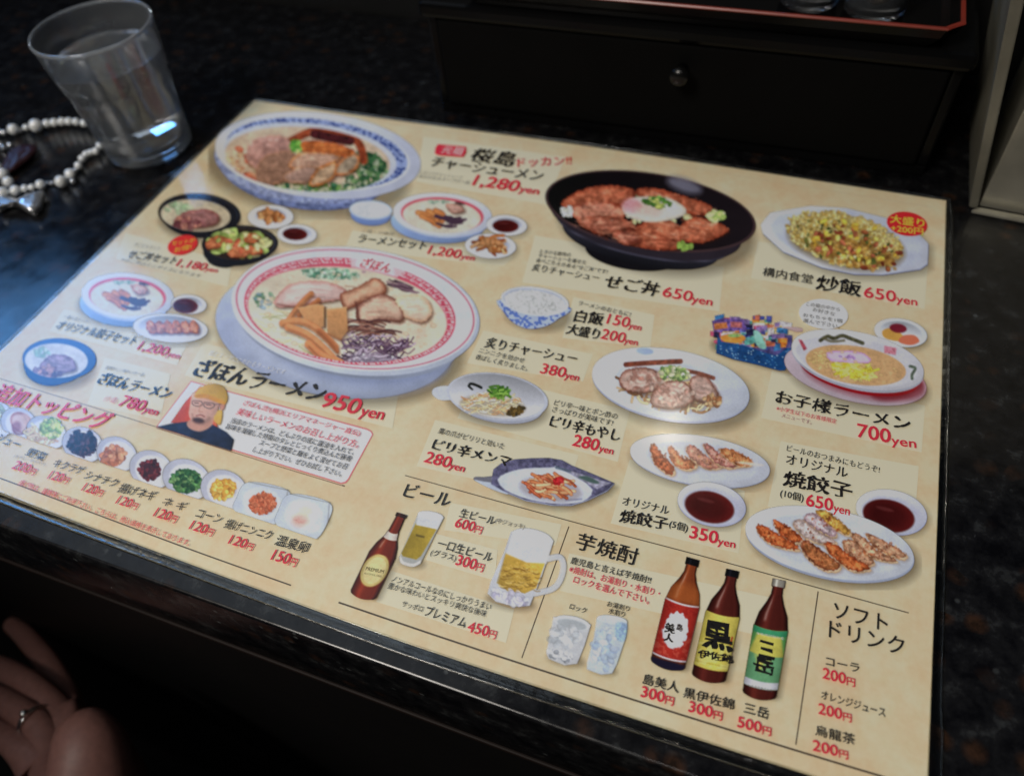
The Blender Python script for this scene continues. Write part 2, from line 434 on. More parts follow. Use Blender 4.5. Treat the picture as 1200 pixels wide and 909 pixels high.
L = [
 (D, '桜島', (548, 189), (600, 196), 17, INK, 'b'), (NO, 'ドッカン!!', (606, 196), (670, 193), 11, RED, 'b'),
 (D, 'チャーシューメン', (502, 195), (633, 213), 12, INK, 'b'),
 (NO, 'とろとろチャーシューと', (491, 203), (541, 210), 4, GRY, 't'), (NO, '深みのあるスープの一品', (489, 208), (549, 216), 4, GRY, 't'),
 (PR, [('1,280', 1), ('yen', .62)], (551, 219), (629, 230.5), 15, RED, 'k'),
 (D, 'ラーメンセット', (417, 284), (497, 293), 10, INK, 'b'), (NO, 'ご飯・小鉢付', (424, 272), (460, 276.5), 4, GRY, 't'),
 (PR, [('1,200', 1), ('yen', .62)], (499, 299), (554, 307.5), 12, RED, 'k'),
 (NO, 'せごどんセット', (156, 288), (186, 293.5), 4, GRY, 't'),
 (D, 'せご丼セット', (147, 302), (203, 310), 12, INK, 'b'), (PR, [('1,180', 1), ('yen', .6)], (204, 313), (252, 321), 10, RED, 'k'),
 (NO, '※せご丼はミニサイズになります', (141, 305.5), (233, 325.5), 4, GRY, 't'),
 (D, 'オリジナル餃子セット', (63, 385), (155, 405), 12, INK, 'b'), (NO, '一番人気セット', (73, 372), (101, 379), 4, GRY, 't'),
 (PR, [('1,200', 1), ('yen', .62)], (158, 411), (207, 422.5), 12, RED, 'k'),
 (NO, '昔懐かしい味わいの一品', (122, 432), (167, 441), 4, GRY, 't'),
 (D, 'ざぼんラーメン', (111, 449), (195, 468.5), 14, INK, 'b'), (NO, '(小盛)', (120, 469.5), (134, 473.5), 7, (220, 90, 95), 't'),
 (PR, '780yen', (135, 477), (181, 489.5), 15, RED, 'k'),
 (HD, '追加トッピング', (-14, 467), (119, 505), 20, (214, 42, 66), 'k'),
 (NO, 'チャーシュー', (-36, 507), (18, 526), 9, INK, 'm'), (NO, '野菜', (28, 533), (49, 540.5), 9, INK, 'b'),
 (NO, '(もやし・キャベツ)', (15, 536), (51, 546.5), 4, GRY, 't'), (PR, '200円', (12, 549), (38, 557), 10, RED, 'k'), (PR, '200円', (-36, 530), (-10, 539), 10, RED, 'k'),
 (NO, 'キクラゲ', (60, 546), (94, 556), 9, INK, 'b'), (PR, '120円', (54, 561), (77, 567), 10, RED, 'k'),
 (NO, 'シナチク', (97, 560), (134, 571), 9, INK, 'b'), (PR, '120円', (94, 575), (117, 582), 10, RED, 'k'),
 (NO, '揚げネギ', (136, 576), (178, 587), 11, INK, 'b'), (PR, '120円', (134, 590), (158, 597.5), 10, RED, 'k'),
 (NO, 'ネ ギ', (188, 591), (215, 598.5), 9, INK, 'b'), (PR, '120円', (178, 605), (204, 613), 11, RED, 'k'),
 (NO, 'コーン', (228, 605), (257, 613), 9, INK, 'b'), (PR, '120円', (220, 620), (247, 628.5), 11, RED, 'k'),
 (NO, '揚げニンニク', (261, 618), (315, 633), 11, INK, 'b'), (PR, '120円', (266, 637), (294, 645.5), 11, RED, 'k'),
 (NO, '温泉卵', (320, 638), (358, 648.5), 12.5, INK, 'b'), (PR, '150円', (316, 656), (345, 664.5), 13, RED, 'k'),
 (NO, '揚げ物は、麺類等にご利用下さい。こちらは、税込価格を表示しております。', (20, 567.5), (220, 640), 6.5, (208, 70, 74), 'm'),
 (NO, 'ざぼん流!(横浜エリアマネージャー直伝)', (283, 475), (420, 512), 7, (206, 60, 80), 'm'),
 (NO, '美味しいラーメンのお召し上がり方。', (275.5, 485), (418.7, 525), 8, (206, 60, 80), 'm'),
 (NO, '当店のラーメンは、どんぶりの底に醤油を入れて、', (268.7, 495), (413, 533), 6.5, INK, 'm'),
 (NO, '旨味を凝縮した特製のタレとじっくり煮込んだ豚骨', (263, 502), (410, 541), 6.5, INK, 'm'),
 (NO, 'スープと野菜と麺をよく混ぜてお召', (302, 521), (405, 550), 6.5, INK, 'm'),
 (NO, 'し上がり下さい。ぜひお試し下さい。', (295, 529), (398.7, 558.5), 6.5, INK, 'm'),
 (D, 'ざぼんラーメン', (222, 440), (375, 473), 22, INK, 'b'), (PR, '950', (373, 476), (418, 486), 18, RED, 'k'), (PR, 'yen', (418, 491), (446, 496), 13, RED, 'p'),
 (NO, '麺とスープにこだわるラーメンです', (243, 416), (332, 439), 7, (226, 229, 240), 'm'),
 (NO, 'とろける豚肉の', (631.7, 296.5), (668, 301), 5, INK, 'm'), (NO, 'チャーシューを乗せた', (630, 301.5), (686, 310), 5, INK, 'm'),
 (NO, '食べごたえのある“せご丼”です!', (627, 307), (711, 321), 5, INK, 'm'),
 (D, '炙りチャーシュー', (622, 317), (700.5, 330), 9, INK, 'b'), (D, 'せご丼', (706, 337), (770.5, 348), 17, INK, 'b'),
 (PR, '650', (775, 347), (810, 353.5), 12, RED, 'k'), (PR, 'yen', (809, 357), (833.5, 361), 9, RED, 'p'),
 (D, '構内食堂', (893, 323), (952, 333), 11, INK, 'b'), (D, '炒飯', (955, 339), (1009, 348.5), 19, INK, 'b'),
 (PR, '650', (1012, 348), (1050, 354), 13, RED, 'k'), (PR, 'yen', (1050, 357), (1075, 361), 9, RED, 'p'),
 (NO, 'ラーメンのおともに!', (677, 357), (738, 371), 5, INK, 'm'), (D, '白飯', (671, 377), (706, 381.5), 15, INK, 'b'),
 (PR, '150', (710, 379), (736, 384), 12, RED, 'k'), (PR, 'yen', (735, 386.5), (750, 389.5), 7, RED, 'p'),
 (D, '大盛り', (662, 391), (700, 398.5), 14, INK, 'b'), (PR, '200', (703, 396.5), (731, 402), 12, RED, 'k'), (PR, 'yen', (730, 404), (746, 407), 7, RED, 'p'),
 (D, '炙りチャーシュー', (566.6, 407), (674, 427), 13, INK, 'b'), (NO, 'ニンニクを効かせ', (560, 413), (613, 425.5), 6, INK, 'm'),
 (NO, '香ばしく炙りました。', (556, 420.5), (617, 435), 6, INK, 'm'), (PR, '380', (632, 437), (661, 442.5), 12, RED, 'k'), (PR, 'yen', (660, 445.5), (676.5, 449), 8, RED, 'p'),
 (NO, 'ピリ辛一味とポン酢の', (648.5, 474.5), (722.4, 491.5), 7, INK, 'm'), (NO, 'さっぱりが美味です!', (646, 482.3), (717, 499), 7, INK, 'm'),
 (D, 'ピリ辛もやし', (642, 500), (725, 518), 15, INK, 'b'), (PR, '280', (669.6, 522), (700, 528.5), 14, RED, 'k'), (PR, 'yen', (700, 531), (717, 535), 8, RED, 'p'),
 (NO, '鷹の爪がピリリと効いた', (512.5, 507.5), (589.5, 526.5), 7, INK, 'm'), (D, 'ピリ辛メンマ', (504, 526.5), (596, 548), 14, INK, 'b'),
 (PR, '280', (495.5, 541), (525.6, 548.5), 13, RED, 'k'), (PR, 'yen', (524, 551), (542, 555.5), 8, RED, 'p'),
 (D, 'オリジナル', (728.4, 591), (783, 603), 10, INK, 'b'), (D, '焼餃子', (724.5, 611.5), (782, 622), 17, INK, 'b'),
 (NO, '(5個)', (783, 619), (804.5, 625), 11, INK, 'g'), (PR, '350', (807, 630), (840.5, 637.5), 15, RED, 'k'), (PR, 'yen', (840, 640.5), (861, 645), 9, RED, 'p'),
 (D, 'お子様ラーメン', (907.5, 472), (1067, 506), 17, INK, 'b'), (NO, '※小学生以下のお客様限定', (909.4, 480.5), (980, 496.5), 5.5, (214, 80, 90), 'm'),
 (NO, 'メニューです。', (915.5, 488.5), (951, 497.5), 5.5, (160, 110, 105), 'm'), (PR, '700', (1004, 512), (1044, 519.5), 17, RED, 'k'), (PR, 'yen', (1044.7, 524), (1074.5, 528.5), 11, RED, 'p'),
 (NO, 'ビールのおつまみにもどうぞ!', (921.6, 528), (1030.5, 554), 7.5, INK, 'm'), (D, 'オリジナル', (920.5, 543), (993, 560), 12, INK, 'b'),
 (D, '焼餃子', (916.5, 569), (998.6, 586), 21, INK, 'b'), (NO, '(10個)', (913.5, 583), (941, 589.5), 11, INK, 'g'),
 (PR, '650', (944, 592.5), (976, 599), 15, RED, 'k'), (PR, 'yen', (976, 602.5), (995.5, 607), 10, RED, 'p'),
 (HD, 'ビール', (471, 581), (525, 594), 16, INK, 'g'), (NO, '生ビール', (537.4, 605), (578.5, 615), 10, INK, 'g'), (NO, '(中ジョッキ)', (579, 613), (613.5, 621), 7, GRY, 'm'),
 (PR, '600円', (531.4, 617.5), (563, 626), 12, RED, 'k'), (NO, '一口生ビール', (510.8, 641), (575, 658.5), 11, INK, 'g'),
 (NO, '(グラス)', (503, 651.5), (532.6, 659), 9, INK, 'm'), (PR, '300円', (532.6, 662), (565, 670.5), 13, RED, 'k'),
 (NO, 'ノンアルコールなのにしっかりうまい', (457.7, 681), (574, 715), 7.5, INK, 'm'), (NO, '豊かな味わいとスッキリ爽快な後味', (453.3, 689), (568.3, 723), 7.5, INK, 'm'),
 (NO, 'サッポロ', (469.7, 710), (494, 717), 7, INK, 'm'), (NO, 'プレミアム', (496.3, 720.5), (544, 735.5), 12, INK, 'g'), (PR, '450円', (546, 740), (580, 749), 13, RED, 'k'),
 (HD, '芋焼酎', (672.5, 642.5), (744.4, 663), 20, INK, 'g'), (NO, '鹿児島と言えば芋焼酎!!', (668, 660), (762, 684), 8.5, INK, 'g'),
 (NO, '※焼酎は、お湯割り・水割り・', (666, 670), (772.4, 699.5), 8.5, (206, 54, 74), 'g'), (NO, 'ロックを選んで下さい。', (671, 682.5), (760, 708), 8.5, (206, 54, 74), 'g'),
 (NO, 'ロック', (666.6, 713), (686, 719), 6.5, INK, 'g'), (NO, 'お湯割り', (710.7, 710), (737, 716.5), 6.5, INK, 'g'), (NO, '水割り', (712.4, 718), (731.5, 723), 6.5, INK, 'g'),
 (D, '島美人', (752.5, 801), (795, 812), 13, INK, 'b'), (PR, '300円', (750, 816.5), (789, 827), 14, RED, 'k'),
 (D, '黒伊佐錦', (800, 816.5), (860, 832), 13, INK, 'b'), (PR, '300円', (806, 834), (846, 844.5), 14, RED, 'k'),
 (D, '三岳', (871, 835), (900.5, 843), 13, INK, 'b'), (PR, '500円', (863.5, 852), (903.5, 862.5), 14, RED, 'k'),
 (HD, 'ソフト', (976, 723), (1040, 740), 19, INK, 'g'), (HD, 'ドリンク', (971, 746), (1060, 768), 21, INK, 'g'),
 (NO, 'コーラ', (967.6, 779), (1007, 788), 10, INK, 'g'), (PR, '200円', (963.5, 795), (1002, 805), 14, RED, 'k'),
 (NO, 'オレンジジュース', (962, 818), (1037.4, 840), 10, INK, 'g'), (PR, '200円', (958.5, 836.5), (998, 846.5), 14, RED, 'k'),
 (NO, '烏龍茶', (955, 861), (1002, 873), 13, INK, 'g'), (PR, '200円', (952, 879.5), (994, 890), 14, RED, 'k'),
]
L += [
 (NO, 'この箱の中から', (944.5, 358), (984, 365), 4.5, INK, 'm'), (NO, 'お好きな', (952, 364.5), (978, 370.5), 4.5, INK, 'm'),
 (NO, 'おもちゃを1個', (941, 371), (987, 378.5), 4.5, INK, 'm'), (NO, '選んで下さい。', (941, 377.5), (984, 385), 4.5, INK, 'm')]
for a in L: T(*a)
def oval(cx, cy, rx, ry, rot, n=40):
    t = np.linspace(0, 2 * np.pi, n, endpoint=False); c, s = math.cos(math.radians(rot)), math.sin(math.radians(rot))
    return [(cx + rx * np.cos(a) * c - ry * np.sin(a) * s, cy + rx * np.cos(a) * s + ry * np.sin(a) * c) for a in t]
flat('badge', oval(1062.9, 262.3, 24, 14, 9), (206, 32, 40), ZS + .00062, 'red oval badge with yellow lettering beside the fried rice')
T(NO, '大盛り', (1043, 261), (1083, 267), 10, (244, 214, 60), 'k'); T(NO, '+200円', (1044, 271), (1082, 276), 8, (244, 214, 60), 'k')
flat('badge', oval(214, 287, 18, 11, -16), (218, 40, 38), ZS + .00062, 'red oval badge with yellow lettering beside the black bowls')
T(NO, 'セットが', (201, 288), (228, 284), 7, (246, 190, 50), 'k'); T(NO, 'お得!', (204, 296), (224, 292), 6, (246, 190, 50), 'k')
flat('badge', [(513, 169), (546, 172), (546.5, 178), (543, 184), (514, 182), (509.5, 180), (510, 174)], (212, 36, 62), ZS + .00062, 'red stamp with pale characters')
T(NO, '元祖', (516, 179.5), (541, 182), 9, (240, 205, 200), 'k')
flat('badge', oval(965, 368, 29, 17.5, 6), (228, 222, 212), ZS + .00060, 'pale speech balloon beside the toy box')
# lettering on the printed bottles
BX = lambda x, y: (740 + x / 4.785, 640 + y / 4.785)
T('bottle_lettering', '美', BX(183, 480), BX(245, 492), 12, INK, 'z'); T('bottle_lettering', '人', BX(178, 527), BX(235, 540), 10, INK, 'z')
T('bottle_lettering', '島', BX(248, 468), BX(285, 478), 8, (60, 50, 50), 'z')
T('bottle_lettering', '黒', BX(390, 572), BX(572, 600), 36, (22, 20, 20), 'z'); T('bottle_lettering', '伊佐錦', BX(368, 622), BX(572, 662), 9, (30, 26, 24), 'z')
T('bottle_lettering', '三', BX(708, 618), BX(805, 640), 21, (22, 22, 22), 'z'); T('bottle_lettering', '岳', BX(678, 706), BX(800, 730), 20, (22, 22, 22), 'z')
T('bottle_lettering', '三岳酒造株式会社', BX(652, 785), BX(790, 815), 3, (80, 80, 80), 't'); T('bottle_lettering', '本格焼酎屋久島', BX(700, 492), BX(855, 524), 2.6, (225, 235, 225), 't')
CX = lambda x, y: (390 + x / 4.138, 550 + y / 4.138)
T('bottle_lettering', 'PREMIUM', CX(158, 487), CX(245, 503), 4, (70, 60, 35), 'g'); T('bottle_lettering', 'ALCOHOL FREE', CX(150, 505), CX(235, 522), 2, (90, 80, 50), 't')


# ------------------------------------------------------------------ printed photographs of the dishes
def vnoise(x, y, seed=0):
    xi = np.floor(x).astype(np.int64); yi = np.floor(y).astype(np.int64); fx = x - xi; fy = y - yi
    fx = fx * fx * (3 - 2 * fx); fy = fy * fy * (3 - 2 * fy)
    def h(a, b):
        n = (a * 374761393 + b * 668265263 + seed * 982451653) & 0x7fffffff
        n = ((n ^ (n >> 13)) * 1274126177) & 0x7fffffff
        return ((n ^ (n >> 16)) & 0xffff) / 65535.
    return (h(xi, yi) * (1 - fx) + h(xi + 1, yi) * fx) * (1 - fy) + (h(xi, yi + 1) * (1 - fx) + h(xi + 1, yi + 1) * fx) * fy
def smooth_poly(pts, k=5):
    P = np.array(pts, float); n = len(P); o = []
    for i in range(n):
        p0, p1, p2, p3 = P[i - 1], P[i], P[(i + 1) % n], P[(i + 2) % n]
        for j in range(k):
            f = j / k
            o.append(.5 * (2 * p1 + (p2 - p0) * f + (2 * p0 - 5 * p1 + 4 * p2 - p3) * f * f + (3 * p1 - p0 - 3 * p2 + p3) * f ** 3))
    return np.array(o)
class Pic:
    count = 0
    def __init__(s, fr, x0, y0, x1, y1, seed=1, pitch=.95):
        s.ox, s.oy, s.s = fr; st = pitch * s.s
        s.xs = np.arange(x0, x1 + st, st); s.ys = np.arange(y0, y1 + st, st)
        s.X, s.Y = np.meshgrid(s.xs, s.ys); s.st = st
        s.c = np.zeros(s.X.shape + (3,)); s.a = np.zeros(s.X.shape); s.r = np.random.default_rng(seed); s.clip = None
        s.seed = seed
    def win(s, x0, y0, x1, y1, m=2):
        i0 = max(int((x0 - s.xs[0]) / s.st) - m, 0); i1 = min(int((x1 - s.xs[0]) / s.st) + m + 2, len(s.xs))
        j0 = max(int((y0 - s.ys[0]) / s.st) - m, 0); j1 = min(int((y1 - s.ys[0]) / s.st) + m + 2, len(s.ys))
        return (slice(j0, max(j1, j0)), slice(i0, max(i1, i0)))
    def put(s, w, m, col, tex=None, grad=None):
        if s.clip is not None: m = m * s.clip[w]
        X, Y = s.X[w], s.Y[w]
        c = np.broadcast_to(np.asarray(col, float) / 255., m.shape + (3,)).copy() if not callable(col) else col(X, Y)
        if tex:
            n = sum(vnoise(X / s.s / (tex[1] / 2 ** k), Y / s.s / (tex[1] / 2 ** k), s.seed + k) / (1.6 ** k) for k in range(3)) / (1 + .625 + .39)
            c = c * (1 + tex[0] * (n - .5) * 2)[..., None]
        if grad is not None: c = c * (1 + grad(X, Y))[..., None]
        A = s.a[w]; na = m + A * (1 - m); k = np.where(na > 1e-5, m / np.maximum(na, 1e-5), 0)[..., None]
        s.c[w] = np.clip(c, 0, 1) * k + s.c[w] * (1 - k); s.a[w] = na
    def emask(s, w, cx, cy, rx, ry, rot, soft):
        t = math.radians(rot); X = s.X[w] - cx; Y = s.Y[w] - cy
        u = (X * math.cos(t) + Y * math.sin(t)) / rx; v = (-X * math.sin(t) + Y * math.cos(t)) / ry
        q = np.sqrt(u * u + v * v) + 1e-6
        gr = np.sqrt((u / rx) ** 2 + (v / ry) ** 2) / q + 1e-9
        d = (1 - q) / gr / s.s
        return np.clip(d / soft + .5, 0, 1), q, u, v
    def ell(s, cx, cy, rx, ry, rot, col, a=1, soft=1.2, tex=None, grad=None):
        R = max(rx, ry) + soft * s.s; w = s.win(cx - R, cy - R, cx + R, cy + R)
        if s.X[w].size == 0: return
        m, q, u, v = s.emask(w, cx, cy, rx, ry, rot, soft)
        g = None
        if grad == 'sphere': g = lambda X, Y: -.20 * np.clip(q, 0, 1) ** 3 + .08 - .12 * (v)
        elif grad == 'dish': g = lambda X, Y: -.10 * (u + v * .4)
        elif grad == 'deep': g = lambda X, Y: -.22 * (-v) - .05
        elif callable(grad): g = lambda X, Y: grad(u, v)
        s.put(w, m * a, col, tex, g)
    def clipell(s, cx, cy, rx, ry, rot, soft=1.2):
        s.clip = s.emask((slice(None), slice(None)), cx, cy, rx, ry, rot, soft)[0]
    def polysd(s, w, P):
        X, Y = s.X[w], s.Y[w]; d = np.full(X.shape, 1e9); ins = np.zeros(X.shape, bool); n = len(P)
        for i in range(n):
            ax, ay = P[i]; bx, by = P[(i + 1) % n]; ex, ey = bx - ax, by - ay; L2 = ex * ex + ey * ey + 1e-12
            t = np.clip(((X - ax) * ex + (Y - ay) * ey) / L2, 0, 1)
            d = np.minimum(d, (X - ax - t * ex) ** 2 + (Y - ay - t * ey) ** 2)
            if ay != by:
                c = ((ay > Y) != (by > Y)) & (X < ex * (Y - ay) / (by - ay) + ax); ins ^= c
        return np.where(ins, 1, -1) * np.sqrt(d) / s.s
    def poly(s, pts, col, a=1, soft=1.2, sm=True, edge=None, tex=None, rough=0, grad=None):
        P = smooth_poly(pts) if sm else np.array(pts, float)
        if sm and len(pts) > 8: P = P[::2]
        m_ = soft * s.s; w = s.win(P[:, 0].min() - m_, P[:, 1].min() - m_, P[:, 0].max() + m_, P[:, 1].max() + m_)
        if s.X[w].size == 0: return
        d = s.polysd(w, P)
        if rough: d = d + rough * (vnoise(s.X[w] / s.s / 2.2, s.Y[w] / s.s / 2.2, s.seed + 9) - .5) * 2
        m = np.clip(d / soft + .5, 0, 1)
        if edge:
            k = np.clip(1 - d / edge[1], 0, 1)[..., None] ** 1.3; c0 = np.array(col) / 255.; c1 = np.array(edge[0]) / 255.
            cc = c0 * (1 - k) + c1 * k; s.put(w, m * a, lambda X, Y: cc.copy(), tex, grad)
        else: s.put(w, m * a, col, tex, grad)
    def line(s, pts, wd, col, a=1, soft=1.1, sm=True, tex=None, hl=0):
        P = np.array(pts, float)
        if sm and len(P) > 2: P = path(P, 4 * len(P))
        R = wd * .5 + soft * s.s; w = s.win(P[:, 0].min() - R, P[:, 1].min() - R, P[:, 0].max() + R, P[:, 1].max() + R)
        if s.X[w].size == 0: return
        X, Y = s.X[w], s.Y[w]; d = np.full(X.shape, 1e9)
        for i in range(len(P) - 1):
            ax, ay = P[i]; ex, ey = P[i + 1] - P[i]; L2 = ex * ex + ey * ey + 1e-12
            t = np.clip(((X - ax) * ex + (Y - ay) * ey) / L2, 0, 1)
            d = np.minimum(d, np.hypot(X - ax - t * ex, Y - ay - t * ey))
        m = np.clip((wd / 2 - d) / s.s / soft + .5, 0, 1)
        g = (lambda X, Y: hl * (1 - 2 * np.clip(d / (wd / 2 + 1e-6), 0, 1) ** 2)) if hl else None
        s.put(w, m * a, col, tex, g)
    def scat(s, cx, cy, rx, ry, rot, n, size, cols, a=1, asp=(1, 2), soft=1.0, edgeless=False, kind=None):
        t = math.radians(rot)
        for i in range(n):
            q = s.r.uniform(0, 2 * np.pi); r = s.r.uniform(0, 1) ** .5
            if not edgeless: r *= s.r.uniform(.85, 1.04)
            u, v = r * math.cos(q) * rx, r * math.sin(q) * ry
            x = cx + u * math.cos(t) - v * math.sin(t); y = cy + u * math.sin(t) + v * math.cos(t)
            z = s.r.uniform(*size); k = s.r.uniform(*asp); c = np.array(cols[s.r.integers(len(cols))]) * s.r.uniform(.85, 1.12)
            an = s.r.uniform(0, 180)
            if kind == 'strand':
                L = z * k * 2; c0, s0 = math.cos(math.radians(an)), math.sin(math.radians(an)) * .6; b = s.r.uniform(-.5, .5) * L
                s.line([(x - c0 * L, y - s0 * L), (x + s0 * b, y - c0 * b), (x + c0 * L, y + s0 * L)], z, c, a, soft, hl=.12)
            else: s.ell(x, y, z * k, z, an, c, a, soft, grad='sphere' if z > 1.5 * s.s else None)
    def food(s, cx, cy, rx, ry, rot=0, amt=.30, hi=.22, sc=1):      # crevices, glints and grain of the photographed food
        R = max(rx, ry) * 1.05; w = s.win(cx - R, cy - R, cx + R, cy + R)
        m = s.emask(w, cx, cy, rx, ry, rot, 6)[0] * (s.a[w] > .5)
        if s.clip is not None: m = m * s.clip[w]
        amt = amt * .42; hi = hi * .7
        m = m * np.clip((s.c[w].max(-1) - s.c[w].min(-1) - .13) * 9, 0, 1)
        X, Y = s.X[w] / s.s / sc, s.Y[w] / s.s / sc
        n1 = vnoise(X / 9 + 3, Y / 6, s.seed + 1); n2 = vnoise(X / 3.6, Y / 2.6, s.seed + 2); n3 = vnoise(X / 1.5, Y / 1.3, s.seed + 3)
        n = .60 * n1 + .28 * n2 + .12 * n3
        k = 1 + amt * 2.4 * (n - .52)
        dk = np.clip((.40 - (n2 * .6 + n3 * .4)) * 5, 0, 1) * amt * .8
        hl = np.clip((n1 * .3 + n2 * .5 + n3 * .2 - .68) * 7, 0, 1) * hi
        c = s.c[w] * k[..., None]; c = c * (1 - dk[..., None] * np.array([.75, 1, 1.1])); c = c + (np.array([1, .95, .88]) - c) * hl[..., None]
        s.c[w] = np.clip(s.c[w] * (1 - m[..., None]) + c * m[..., None], 0, 1)
    def oil(s, cx, cy, rx, ry, rot, n, col=(236, 206, 150)):
        for i in range(n):
            q, r = s.r.uniform(0, 6.28), s.r.uniform(0, 1) ** .5; t = math.radians(rot); u, v = r * math.cos(q) * rx, r * math.sin(q) * ry
            x, y = cx + u * math.cos(t) - v * math.sin(t), cy + u * math.sin(t) + v * math.cos(t); z = s.r.uniform(1, 2.6) * s.s
            s.ell(x, y, z * 1.5, z, rot, (168, 130, 90), .35, 1.3); s.ell(x, y, z * 1.1, z * .65, rot, col, .55, 1.2)
    def shadow(s, cx, cy, rx, ry, rot, a=.35, soft=10):
        s.ell(cx, cy, rx, ry, rot, (96, 82, 66), a, soft)
    def make(s, name, label):
        Pic.count += 1
        z = ZS + .00016 + Pic.count * 1.15e-5
        keep = s.a > .012
        cell = keep[:-1, :-1] | keep[1:, :-1] | keep[:-1, 1:] | keep[1:, 1:]
        ny, nx = s.X.shape; idx = -np.ones(ny * nx, int)
        J, I = np.nonzero(cell); q = np.stack([J * nx + I, (J + 1) * nx + I, (J + 1) * nx + I + 1, J * nx + I + 1], 1)
        use = np.unique(q); idx[use] = np.arange(len(use)); q = idx[q]
        P = atv(s.ox + s.X.ravel()[use] / s.s, s.oy + s.Y.ravel()[use] / s.s, z)
        me = bpy.data.meshes.new(name); me.vertices.add(len(P)); me.vertices.foreach_set('co', P.ravel().astype(np.float32))
        me.loops.add(q.size); me.loops.foreach_set('vertex_index', q.ravel().astype(np.int32))
        me.polygons.add(len(q)); me.polygons.foreach_set('loop_start', np.arange(0, q.size, 4, dtype=np.int32))
        me.polygons.foreach_set('loop_total', np.full(len(q), 4, np.int32)); me.update(calc_edges=True)
        gx, gy = s.X.ravel()[use] / s.s, s.Y.ravel()[use] / s.s
        gr = 1 + .07 * (vnoise(gx / 14, gy / 10, s.seed + 21) - .5) + .05 * (vnoise(gx / 1.3, gy / 1.3, s.seed + 22) - .5)
        C = tone(lin(np.clip((s.c.reshape(-1, 3)[use] * gr[:, None] - .5) * 1.15 + .465, 0, 1) * 255), .96)
        C = np.concatenate([C, s.a.ravel()[use][:, None]], 1).astype(np.float32)
        at_ = me.color_attributes.new('Col', 'FLOAT_COLOR', 'POINT'); at_.data.foreach_set('color', C.ravel())
        o = link(name, me, PRINT, menu); o['label'] = label
        return o
W_ = (212, 215, 222); BR = (150, 96, 62)
def dish(p, cx, cy, rx, ry, rot, rim=W_, inner=(200, 204, 218), k=.74, dx=0, dy=0, sh=.33, under=None, uo=(0, .25)):
    p.shadow(cx + rx * .04, cy + ry * .22, rx * 1.03, ry * 1.05, rot, sh, 9)
    if under is not None: p.ell(cx + uo[0] * rx, cy + uo[1] * ry, rx * .93, ry * .95, rot, under, 1, 1.4, grad=lambda u, v: -.18 * v - .12 * u)
    p.ell(cx, cy, rx, ry, rot, rim, 1, 1.3, grad='dish')
    p.ell(cx, cy, rx * .97, ry * .96, rot, tuple(min(255, c + 8) for c in rim), .7, 1.3)
    p.ell(cx + dx, cy + dy, rx * k, ry * k, rot, inner, 1, 2.5, grad='deep')
def slice_(p, pts, base=(196, 160, 150), edge=(150, 86, 62), w=6, tex=(.18, 5)):
    q = [(x + 2 * p.s, y + 2.2 * p.s) for x, y in pts]; p.poly(q, (70, 38, 28), .6, 4)
    a = np.array(pts, float); m = a.mean(0); d = a.max(0) - a.min(0)
    p.poly(pts, base, 1, 1.3, edge=(edge, w * .8), tex=(tex[0] * 1.5, tex[1]), rough=.9, grad=lambda X, Y: -.16 * (Y - m[1]) / (d[1] + 1) - .10 * (X - m[0]) / (d[0] + 1))
    if d[0] > 14 * p.s:
        for k in range(5):
            y = m[1] + d[1] * p.r.uniform(-.3, .3); x = m[0] + d[0] * p.r.uniform(-.2, .2); L = d[0] * p.r.uniform(.1, .22)
            p.line([(x - L, y + p.r.uniform(-2, 2) * p.s), (x, y), (x + L, y + p.r.uniform(-2, 2) * p.s)], p.s * p.r.uniform(.8, 2), tuple(min(255, int(c * 1.13 + 8)) for c in base) if k % 2 else tuple(int(c * .78) for c in base), .55, 1.6)
def sauce(p, cx, cy, rx, ry, rot, col=(92, 30, 30)):
    col = (int(col[0] * .86), int(col[1] * .95), int(col[2] * .9))
    p.ell(cx, cy, rx * 1.05, ry * 1.06, rot, tuple(int(c * .5 + 90) for c in col), .8, 1.4)
    p.ell(cx, cy, rx, ry, rot, col, 1, 1.5, grad=lambda u, v: .55 * np.clip(np.hypot(u, v) - .55, 0, 1) + .1 * u)
    p.ell(cx - rx * .15, cy - ry * .45, rx * .35, ry * .12, rot, (150, 96, 96), .35, 2.5)

# 1 large blue and white bowl (crop 230,110)
p = Pic((230, 110, 4.33), 60, 60, 1180, 640, 11)
p.shadow(560, 400, 520, 220, 8, .4, 14)
p.ell(545, 370, 440, 215, 8, (128, 140, 182), 1, 1.5, tex=(.35, 5), grad=lambda u, v: -.12 * v)
p.ell(560, 350, 470, 205, 6, (150, 160, 196), 1, 1.5, tex=(.32, 4))
p.ell(617, 312, 524, 217, 6, (204, 208, 224), 1, 1.3, grad='dish')
p.ell(617, 306, 470, 178, 7, (212, 216, 230), 1, 1.3)
def band(X, Y, c0, c1, s, sc=2.2):
    n = vnoise(X / s / sc, Y / s / sc, 3) > .52; return np.where(n[..., None], np.array(c0) / 255., np.array(c1) / 255.)
p.ell(612, 302, 462, 172, 7, lambda X, Y: band(X, Y, (56, 76, 138), (150, 165, 205), p.s), .95, 1.5)
p.ell(578, 318, 440, 168, 6, (196, 200, 216), 1, 2)
p.ell(565, 330, 420, 160, 5, (208, 186, 160), 1, 2, tex=(.12, 8))
p.clipell(562, 332, 422, 162, 5)
p.scat(270, 370, 130, 90, 20, 80, (8, 16), [(206, 150, 118), (216, 180, 140), (186, 96, 70), (222, 200, 170)], .8)
p.scat(860, 400, 130, 110, 30, 230, (6, 13), [(72, 112, 74), (44, 84, 58), (120, 150, 100), (168, 176, 150), (60, 100, 66)], .9)
p.scat(600, 480, 260, 30, 0, 110, (6, 13), [(60, 104, 76), (120, 160, 90), (190, 190, 160)], .9)
